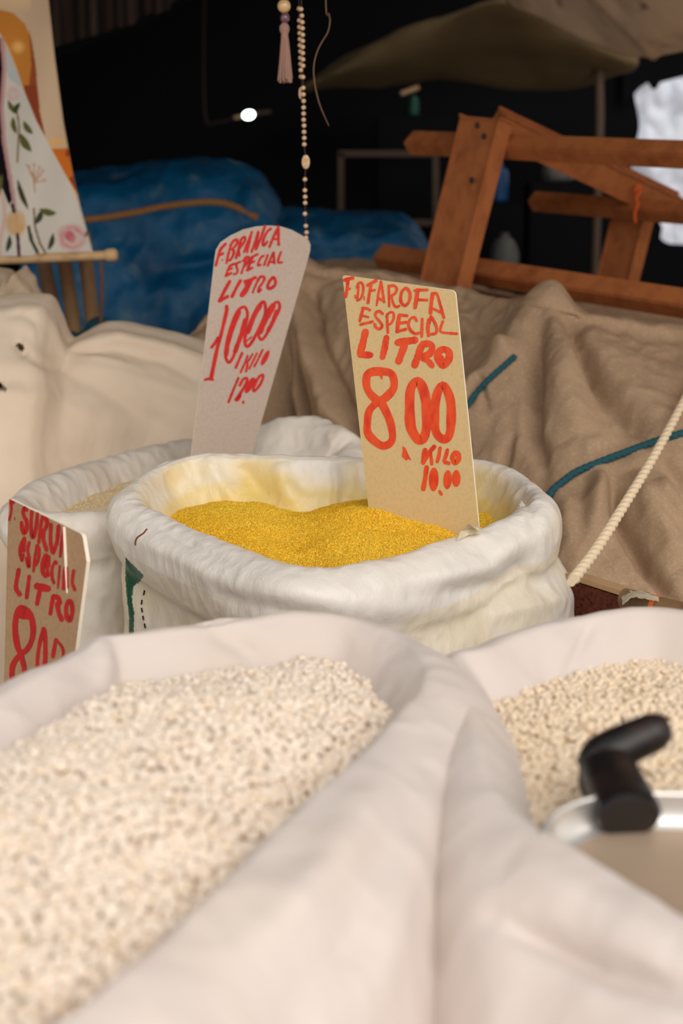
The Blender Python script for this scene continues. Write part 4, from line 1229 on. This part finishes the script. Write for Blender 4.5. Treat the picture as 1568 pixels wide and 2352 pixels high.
# ------------------------------------------------------------------ printed banner on its rod
YN = 2.72
bw, bh = 230, 420
right = [(104, -60), (112, 0), (126, 130), (146, 280), (166, 390), (186, 480), (206, 550), (216, 588)]
ry = np.linspace(-60, 588, bh)
rx = np.interp(ry, [q[1] for q in right], [q[0] for q in right])
ux = np.linspace(0, 1, bw)
BX = -150 + (rx[:, None] + 150) * ux[None]
BY = np.repeat(ry[:, None], bw, 1)
d = np.stack([(BX - 784) / F, np.zeros_like(BX), np.zeros_like(BX)], -1)
BGr = np.empty((bh, bw, 3))
dirs = RV * ((BX - 784) / F)[..., None] + UV * ((1176 - BY) / F)[..., None] + FV
Yd = YN + .012 * np.sin(BX * .03 + BY * .006) + (BY < 560) * 0
BGr = CAM + dirs * (Yd / dirs[..., 1])[..., None]
colr = np.ones((bh, bw, 3)) * lin(214, 186, 154)
def over(mask, rgb, soft=None):
    global colr
    m = np.clip(mask.astype(float), 0, 1)[..., None]
    colr = colr * (1 - m) + np.array(lin(*rgb)) * m
def soft_poly(poly):
    return inpoly(BX, BY, poly)
nz = fbm(np.stack([BX * .03, BY * .03, 0 * BX], -1))
over(np.clip((30 - BY) / 40, 0, 1) * (BX < 70), (236, 206, 160))
arc_p = [(-150, 40), (0, 22), (30, 30), (58, 56), (74, 100), (82, 150), (86, 200), (92, 260), (104, 312), (90, 300), (70, 262), (54, 205), (40, 160), (20, 110), (0, 76), (-150, 60)]
over(soft_poly(arc_p), (206, 134, 58))
over(soft_poly([(66, 66), (74, 100), (82, 150), (86, 200), (92, 260), (104, 314), (82, 272), (66, 200), (72, 150)]), (158, 84, 44))
over(soft_poly([(54, 196), (82, 196), (90, 250), (104, 312), (84, 282), (64, 240)]), (150, 70, 42))
over(np.clip(1.2 - np.hypot(BX - 42, BY - 108) / 16, 0, 1), (244, 190, 110))
low = soft_poly([(108, 318), (150, 318), (200, 530), (196, 500), (120, 348)])
over(low * np.clip(.4 + nz, 0, 1), (240, 186, 96))
over(soft_poly([(118, 342), (158, 340), (176, 420), (190, 470), (182, 452), (150, 400)]), (214, 116, 42))
over(soft_poly([(158, 410), (172, 400), (188, 466), (184, 456), (166, 425)]) | (np.hypot((BX - 155) / 1, (BY - 352) / 1.6) < 5), (150, 66, 30))
robe = soft_poly([(-150, 60), (0, 80), (18, 120), (40, 170), (58, 215), (84, 278), (106, 320), (130, 365), (160, 420), (182, 468), (206, 540), (230, 600), (-150, 600)])
over(robe, (214, 208, 196))
over(robe & soft_poly([(0, 80), (18, 120), (40, 170), (50, 200), (20, 180), (4, 120)]), (190, 196, 196))
over(soft_poly([(-150, 60), (0, 86), (6, 160), (4, 250), (10, 330), (22, 400), (28, 460), (20, 470), (0, 420), (-150, 300)]), (24, 18, 20))
bx0 = np.interp(BY, [80, 160, 250, 330, 400, 460, 520, 590], [4, 10, 4, 10, 22, 32, 40, 44])
over((np.abs(BX - bx0) < 4.5) & (BY > 86), (196, 150, 148))
over((np.abs(BX - (bx0 - 34 + 10 * np.sin(BY * .03))) < 4) & (BY > 400), (214, 180, 166))
def leaf(x0, y0, x1, y1, wd, rgb):
    ln = math.hypot(x1 - x0, y1 - y0)
    u = ((BX - x0) * (x1 - x0) + (BY - y0) * (y1 - y0)) / ln ** 2
    v = ((BX - x0) * (y1 - y0) - (BY - y0) * (x1 - x0)) / ln
    over((u > 0) & (u < 1) & (np.abs(v + 3 * np.sin(u * 3.1)) < wd * np.sin(np.clip(u, 0, 1) * math.pi) ** .8), rgb)
def stem_(pts, wd, rgb):
    d_, _ = seg_dist(BX, BY, pts)
    over(d_ < wd, rgb)
G1, G2 = (98, 100, 52), (66, 72, 48)
over(np.clip(1.3 - np.hypot(BX - 30, (BY - 216) / 1.1) / 14, 0, .8) * np.clip(.7 + nz, 0, 1), (216, 150, 150))
stem_([(38, 250), (44, 290), (42, 330), (40, 372)], 2.2, (132, 112, 64))
leaf(18, 230, 40, 262, 6, G1); leaf(46, 236, 34, 262, 6, G2); leaf(30, 268, 38, 308, 6, G1); leaf(54, 278, 76, 308, 7, G1); leaf(46, 306, 72, 348, 9, G1)
stem_([(60, 378), (76, 400), (80, 440)], 1.6, (176, 140, 108))
for (x, y) in [(66, 382), (78, 378), (90, 384), (98, 392), (70, 396), (92, 402), (102, 414)]:
    stem_([(80, 420), (x, y)], 1.3, (190, 150, 120))
    over(np.clip(1.2 - np.hypot(BX - x, BY - y) / 5, 0, .8), (202, 158, 140))
leaf(40, 412, 66, 482, 6, (72, 62, 46)); stem_([(78, 480), (80, 520), (92, 560), (104, 580)], 2.4, (120, 100, 62))
leaf(80, 516, 96, 480, 7, G2); leaf(90, 480, 130, 490, 8, G1)
stem_([(66, 522), (72, 552), (86, 580)], 4, G2); leaf(110, 575, 122, 535, 6, G2); leaf(192, 545, 200, 528, 4, G1); leaf(14, 580, 22, 540, 6, G2)
leaf(-20, 470, 4, 400, 8, G1)
rm = np.hypot((BX - 164) / 1.05, (BY - 545)) / 34
over(np.clip(2.2 - 2 * rm, 0, 1) * np.clip(.75 + .6 * np.sin(10 * rm + 3 * nz), .3, 1), (206, 140, 140))
over(np.clip(1.6 - 3 * np.hypot(BX - 158, BY - 540) / 30, 0, .9), (190, 104, 108))
over(np.clip(4 * (1.0 - np.hypot(BX - 36, (BY - 512) * .8) / 27), 0, 1) * np.clip(.85 + .4 * nz, 0, 1), (208, 168, 116))
stem_([(40, 538), (44, 590)], 3.5, (60, 40, 50)); stem_([(28, 470), (32, 486)], 4, (60, 40, 50))
over(np.clip((BX - rx[:, None] + 4) / 4, 0, .4), (150, 118, 92))
bn = thing('cloth_banner', 'printed cloth banner with roses hanging from its rod at the left edge', 'banner', at(40, 590, YN))
mesh('cloth', BGr, grid_faces(bh, bw), M['banner'], bn, colors=colr)
p0, p1 = at(-160, 604, YN), at(255, 586, YN)
rd_ = w = MB().tube(catmull([p0, (p0 + p1) / 2, p1], 30), .0088, 16).build('rod', M['dowel'], bn); w['label'] = 'pale wooden rod along the bottom hem'
MB().tube(catmull([at(240, 587, YN), at(250, 586, YN), at(262, 585.5, YN), at(270, 585, YN)], 10), [.009, .0105, .012, .0125, .0125, .0125, .0125, .0125, .011, .007], 16).build('rod_end', M['dowel'], rd_)
MB().tube(catmull([at(232, 594, YN), at(234, 650, YN), at(233, 700, YN), at(231, 742, YN)], 40), .0035, 8, twist=(2, .02, .4)).build('hanging_cord', M['twine'], bn)
# top of the banner reaches a hanger pole
pt = BGr[0, :, :]
MB().tube([pt[0] + [0, 0, .01], pt[-1] + [0, 0, .01]], .01, 12).build('hanger_rod', M['dowel'], bn)

# canes leaning behind it
for i, (x0, y0, x1, y1, r) in enumerate([(98, 590, 140, 800, .0148), (146, 590, 178, 800, .0148), (196, 590, 220, 800, .0148)]):
    a0, a1 = at(x0, y0, 2.98), at(x1, y1, 2.93)
    d_ = (a1 - a0)
    p_top = a0 - d_ * .25
    p_bot = a0 + d_ * (a0[2] - 0.0) / (a0[2] - a1[2])
    pth = catmull([p_top, a0, a1, p_bot], 60)
    rr = r * (1 + .10 * (np.arange(60) % 12 == 0))
    o = MB().tube(pth, rr, 14).build('cane', M['cane'])
    tag(o, ['leftmost of three brown canes under the banner rod', 'middle of three brown canes under the banner rod', 'rightmost of three brown canes under the banner rod'][i], 'cane', 'canes leaning behind the banner')
# a dark teal cloth wad at their foot
bundle('cloth_wad', 'small dark teal cloth wad at the foot of the canes', [(150, 800), (155, 775), (190, 770), (225, 745), (250, 745), (258, 765), (245, 800), (200, 830)], 2.76, .05, M['rope_teal'], 5)

# ------------------------------------------------------------------ beads, tassel and cord hanging from the line
YH = 2.2
ztop = 1.845
def up(x):
    q = at(x, 0, YH)
    return np.array([q[0], YH, ztop - .012])
tas = thing('tassel_pendant', 'mauve tassel with a pearl and a purple bead hanging at the top', 'tassel', at(653, 190, YH))
MB().tube(catmull([up(652), at(652, 0, YH), at(653, 60, YH)], 12), .0012, 6).build('cord', M['cord_dark'], tas)
s_ = YH / F
w = MB().ball(at(652, 14, YH), 14.5 * s_, seg=20, rings=13).build('pearl_bead', M['pearl_bead'], tas); w['label'] = 'golden pearl bead'
w = MB().ball(at(654, 41, YH), 10.5 * s_, 10.5 * s_, 12 * s_, seg=20, rings=13).build('glass_bead', M['purple_bead'], tas); w['label'] = 'purple glass bead'
mb = MB(); mb.ball(at(653, 66, YH), 11 * s_, 11 * s_, 13 * s_); mb.tube([at(653.5, 74, YH), at(653.5, 80, YH), at(653.5, 88, YH)], [8.5 * s_, 7.5 * s_, 8.5 * s_], 14)
mb.build('tassel_head', M['tassel'], tas)
mb = MB()
for i in range(90):
    a = random.uniform(0, 2 * math.pi); q = math.sqrt(random.random())
    x0, x1 = 6.5 * q * math.cos(a), 17 * q * math.cos(a) + random.uniform(-1.5, 1.5)
    y1 = 186 + random.uniform(-7, 5)
    dy = q * math.sin(a)
    mb.tube(catmull([at(653.5 + x0, 82, YH) + [0, 6.5 * s_ * dy, 0], at(654 + x0 * 1.5, 110, YH) + [0, 9 * s_ * dy, 0], at(654 + (x0 + x1) / 2 * 1.15, 150, YH) + [0, 12 * s_ * dy, 0], at(654 + x1, y1, YH) + [0, 16 * s_ * dy, 0]], 8), .0011, 5)
mb.build('tassel_skirt', M['tassel'], tas)
# double strand of beads with oval medal
beads_r = [(691, 21), (693, 36), (694, 51), (694.5, 65), (695, 80), (695, 94), (695, 108), (695, 122), (695.5, 136.5), (695.5, 151), (690.5, 161), (695.5, 177), (696, 202), (696.5, 217), (697, 232), (697, 247), (697, 261), (697, 275),
           (698, 288.5), (698, 303), (698.5, 317), (698.5, 331.5), (700, 412), (700, 437), (700.5, 452), (700.5, 466), (700, 491), (702, 519), (703.5, 534), (702.5, 546)]
beads_l = [(686.5, 20), (687, 47), (687.5, 62), (688, 76), (688.5, 90), (688.5, 104), (689.5, 118), (689.5, 133), (690, 147), (691, 176)]
st = thing('bead_strand', 'long strand of small cream beads with an oval medal, hanging at centre top', 'beads', at(702, 560, YH))
MB().tube(catmull([up(692)] + [at(x, y, YH) for x, y in [(692, 5), (695, 80), (695.5, 150), (697, 250), (698.5, 330), (702, 372), (700, 412), (700.5, 466), (702, 520), (703, 560)]], 90), .0010, 6).build('cord', M['cord_dark'], st)
MB().tube(catmull([up(687)] + [at(x, y, YH + .008) for x, y in [(686, 5), (688, 76), (690, 147), (692, 180), (694, 225)]], 60), .0009, 6).build('cord', M['cord_dark'], st)
bd = MB().ball((0, 0, 0), 5.2 * s_, 5.2 * s_, 4.9 * s_, seg=12, rings=9)
bv, bf = np.vstack(bd.v), bd.f
first = None
for x, y, dz in [(x, y, 0) for x, y in beads_r] + [(x, y, .008) for x, y in beads_l]:
    P = at(x, y, YH + dz)
    if first is None:
        first = mesh('bead', bv + st['_base'], bf, M['bead'], st)
        ob = first
    else:
        ob = first.copy()
        COL.objects.link(ob)
        ob.parent = st
    ob.location = P - np.array(st['_base'])
pm = at(702, 372, YH)
mb = MB(); mb.ball(pm, 9 * s_, 3 * s_, 15.5 * s_, seg=24, rings=15)
md_ = w = mb.build('medal', M['bead'], st); w['label'] = 'oval cream medal'
mb = MB()
for q in range(26):
    a = random.uniform(0, 6.28); rr = math.sqrt(random.random())
    mb.ball(pm + np.array([6 * s_ * rr * math.cos(a), -2.6 * s_, 11 * s_ * rr * math.sin(a)]), 1.5 * s_, 1.2 * s_, 2.0 * s_, 8, 6)
mb.build('medal_relief', M['dowel'], md_)
w = MB().ball(at(690, 214, YH + .01), 4.5 * s_, 3 * s_, 13 * s_).build('medal', M['bead'], st); w['label'] = 'second oval medal seen edge on'
pts = [up(745)] + [at(x, y, YH) for x, y in [(748, 2), (755, 30), (757.5, 50), (752, 75), (738, 98), (727, 122), (720.5, 150), (721, 180), (726, 210), (734, 240), (745, 267), (755, 289)]]
o = MB().tube(catmull(pts, 90), np.concatenate([np.full(80, .0013), np.linspace(.0013, .0007, 10)]), 8, flat=.6).build('curled_cord', M['tan_cord'])
tag(o, 'thin tan cord curling down right of the beads', 'cord')

# ------------------------------------------------------------------ overturned wooden trestle on the canvas
ev = np.array([.69, -.72, 0.0]); nv_ = np.array([.72, .69, 0.0])
tr = thing('wooden_trestle', 'rough orange brown wooden trestle overturned on the canvas cover', 'trestle', at(1018, 668, 2.85))
def bar(name, p0, p1, w, h, side, m='wood', bevel=.004):
    return MB().beam(at(*p0), at(*p1), w, h, side, bevel).build(name, M[m], tr)
lg_ = bar('leg', (1116, 276, 2.83), (1012, 690, 2.80), .100, .032, ev)
bar('leg', (1462, 465, 3.17), (1392, 745, 3.15), .085, .032, ev)
nb = nv_ * .034
def rail(p0, p1, w, h, off=.034):
    a, b_ = at(*p0) + nv_ * off, at(*p1) + nv_ * off
    return MB().beam(a, b_, w, h, nv_ * .75 + np.array([0, 0, .66]), .003).build('rail', M['wood'], tr)
rail((918, 327, 3.00), (1650, 359, 2.44), .040, .034)
rail((848, 590, 3.05), (1650, 716, 2.44), .044, .036)
rail((1225, 462, 3.32), (1640, 496, 2.96), .036, .034, .0)
bar('brace', (1140, 284, 2.89), (1545, 474, 3.17), .05, .03, np.array([.3, -.4, .8]))
mb = MB()
for x, y in [(1096, 288), (1111, 313), (1083, 414), (1022, 627), (1016, 640)]:
    q = at(x, y, 2.83 - .0)
    pl_a = at(1064, 480, 2.815) - nv_ * .0162
    n_ = -nv_
    d_ = ray(x, y); t_ = ((pl_a - CAM) @ n_) / (d_ @ n_)
    w = MB().ball(CAM + d_ * t_, .005, .005, .0065).build('nail_hole', M['stitch'], lg_); w['label'] = 'dark nail hole'
pts = [at(x, y, 3.06) for x, y in [(1458, 440), (1466, 425), (1470, 440), (1461, 452), (1464, 470), (1457, 490), (1459, 512)]]
o = MB().tube(catmull(pts, 60), .0028, 8).build('orange_string', M['orange_twine']); tag(o, 'frayed orange string tied on the rear of the trestle', 'string')
# canes of loose wood under the trestle
o = MB().tube(catmull([at(930, 640, 2.9), at(1060, 668, 2.86), at(1190, 700, 2.8)], 20), .008, 8).build('wooden_stick', M['wood_dark']); tag(o, 'thin dark stick lying under the lower trestle rail', 'stick')

# ------------------------------------------------------------------ dim things at the back
Yb = 4.9
lp = thing('light_bulb', 'lit white bulb glowing against the dark back', 'lamp', at(571, 264, Yb))
w = MB().ball(at(571, 264, Yb), 13 * Yb / F, 9 * Yb / F, 9 * Yb / F, axes=np.array([[.98, 0, .18], [0, 1, 0], [-.18, 0, .98]])).build('bulb', M['glow'], lp)
MB().tube([at(556, 267, Yb), at(538, 271, Yb)], 4 * Yb / F, 12).build('socket', M['dowel'], lp)
MB().tube(catmull([at(538, 271, Yb), at(500, 279, Yb), at(470, 250, Yb), at(470, -120, Yb)], 40), .004, 6).build('cable', M['cord_dark'], lp)
MB().beam(at(584, 261, Yb), at(622, 256, Yb), .012, .012, (0, 1, 0), .002).build('bracket', M['frame_dim'], lp)
# striped cloth, top left
Yc = 4.0
S = np.array([[at(x, y, Yc + .03 * math.sin(x * .08)) for x in np.linspace(60, 520, 40)] for y in (-140, -60)])
low = np.array([at(x, np.interp(x, [60, 120, 300, 420, 520], [150, 110, 58, 8, -45]), Yc + .03 * math.sin(x * .08)) for x in np.linspace(60, 520, 40)])
sg_ = sheet([S[0], S[1], (S[1] + low) / 2, low], 30, 160)
o = mesh('striped_cloth', sg_, grid_faces(30, 160), M['stripe_cloth'], thick=.002); tag(o, 'dim striped cloth hanging in the dark at upper left', 'cloth')
o = MB().tube([at(60, 152, Yc), at(300, 60, Yc), at(520, -44, Yc)], .008, 8).build('pole', M['black_tarp']); tag(o, 'dark slanting pole along the hem of the striped cloth', 'pole')
# picture frame shape in the dark
fr = thing('picture_frame', 'dim wooden frame standing in the dark behind the blue tarp', 'frame', at(900, 505, 4.4))
Yf = 4.4
for a, b_ in [((783, 350), (783, 512)), ((776, 353), (1000, 353)), ((783, 508), (1000, 512)), ((1000, 350), (1000, 512))]:
    MB().beam(at(*a, Yf), at(*b_, Yf), .02, .02, (0, 1, 0), .002).build('bar', M['frame_dim'], fr)
for xx in (800, 985):
    q = at(xx, 510, Yf + .02)
    MB().beam(q, q * [1, 1, 0], .03, .02, (0, 1, 0), .002).build('leg', M['black_tarp'], fr)
# things on the back shelf seen through the trestle
def dim(name, label, cat, m, x, y, w_, h_, Y, shape='jar'):
    c_ = at(x, y, Y); a = w_ / 2 * Y / F; hh = h_ * Y / F
    prof = [(0, 0), (.9, 0), (1, .04), (1, .7), (.8, .86), (.4, .9), (.4, 1.0), (0, 1.0)] if shape == 'jar' else [(0, 0), (.8, .0), (1, .25), (.95, .6), (.6, .85), (.25, .93), (.35, 1.0), (0, 1)]
    an = np.arange(24) * 2 * math.pi / 24
    G = np.array([[c_ + [a * r * (1 + .06 * (shape != 'jar') * math.sin(5 * t)) * math.cos(t), a * r * math.sin(t), hh * (z - .5)] for t in an] for r, z in catmull(np.array([(r, z, 0) for r, z in prof]), 30)[:, :2]])
    o = mesh(name, G, grid_faces(30, 24, True), m)
    tag(o, label, cat)
    return c_[2] - hh / 2
ys_ = []
ys_.append((1145, dim('plastic_jug', 'dark blue plastic jug seen through the trestle', 'jug', M['plastic_blue'], 1146, 420, 40, 84, 4.3), 4.3))
ys_.append((1280, dim('plastic_bag', 'pale grey plastic bag under the top trestle rail', 'bag', M['plastic_grey'], 1282, 392, 70, 48, 4.3, 'bag'), 4.3))
ys_.append((1165, dim('plastic_bag', 'cloudy plastic bag slumped behind the lower trestle rail', 'bag', M['plastic_grey'], 1158, 585, 66, 96, 4.1, 'bag'), 4.1))
ys_.append((950, dim('glass_bottle', 'small green bottle standing in the dark', 'bottle', M['plastic_green'], 950, 242, 22, 44, 4.6), 4.6))
for i, (x, zb, Y) in enumerate(ys_):
    q = at(x, 400, Y); hw_ = [.07, .09, .08, .12][i]
    r_ = thing('crate_stack', ['dark crate stack under the blue jug', 'dark crate stack under the grey bag', 'dark crate stack under the cloudy bag', 'dark crate stack under the green bottle'][i], 'crate', (q[0], Y, 0))
    for k_ in range(3):
        z0, z1 = zb * k_ / 3, zb * (k_ + 1) / 3
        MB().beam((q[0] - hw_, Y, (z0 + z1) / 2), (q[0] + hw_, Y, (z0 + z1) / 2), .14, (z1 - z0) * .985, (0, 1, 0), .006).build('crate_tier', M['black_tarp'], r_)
o = MB().beam(at(920, 216, 4.55), at(962, 200, 4.55), .012, .014, (0, 1, 0), .002).build('wood_offcut', M['wood_pale']); tag(o, 'short pale wooden slat above the green bottle', 'wood')
o = MB().tube([at(1375, 130, 4.75), at(1377, 270, 4.75), at(1380, 420, 4.75) * [1, 1, 0]], .014, 10).build('post', M['frame_dim']); tag(o, 'thin dim post behind the trestle under the awning', 'post')

for o in sc.objects:
    if '_base' in o.keys():
        del o['_base']
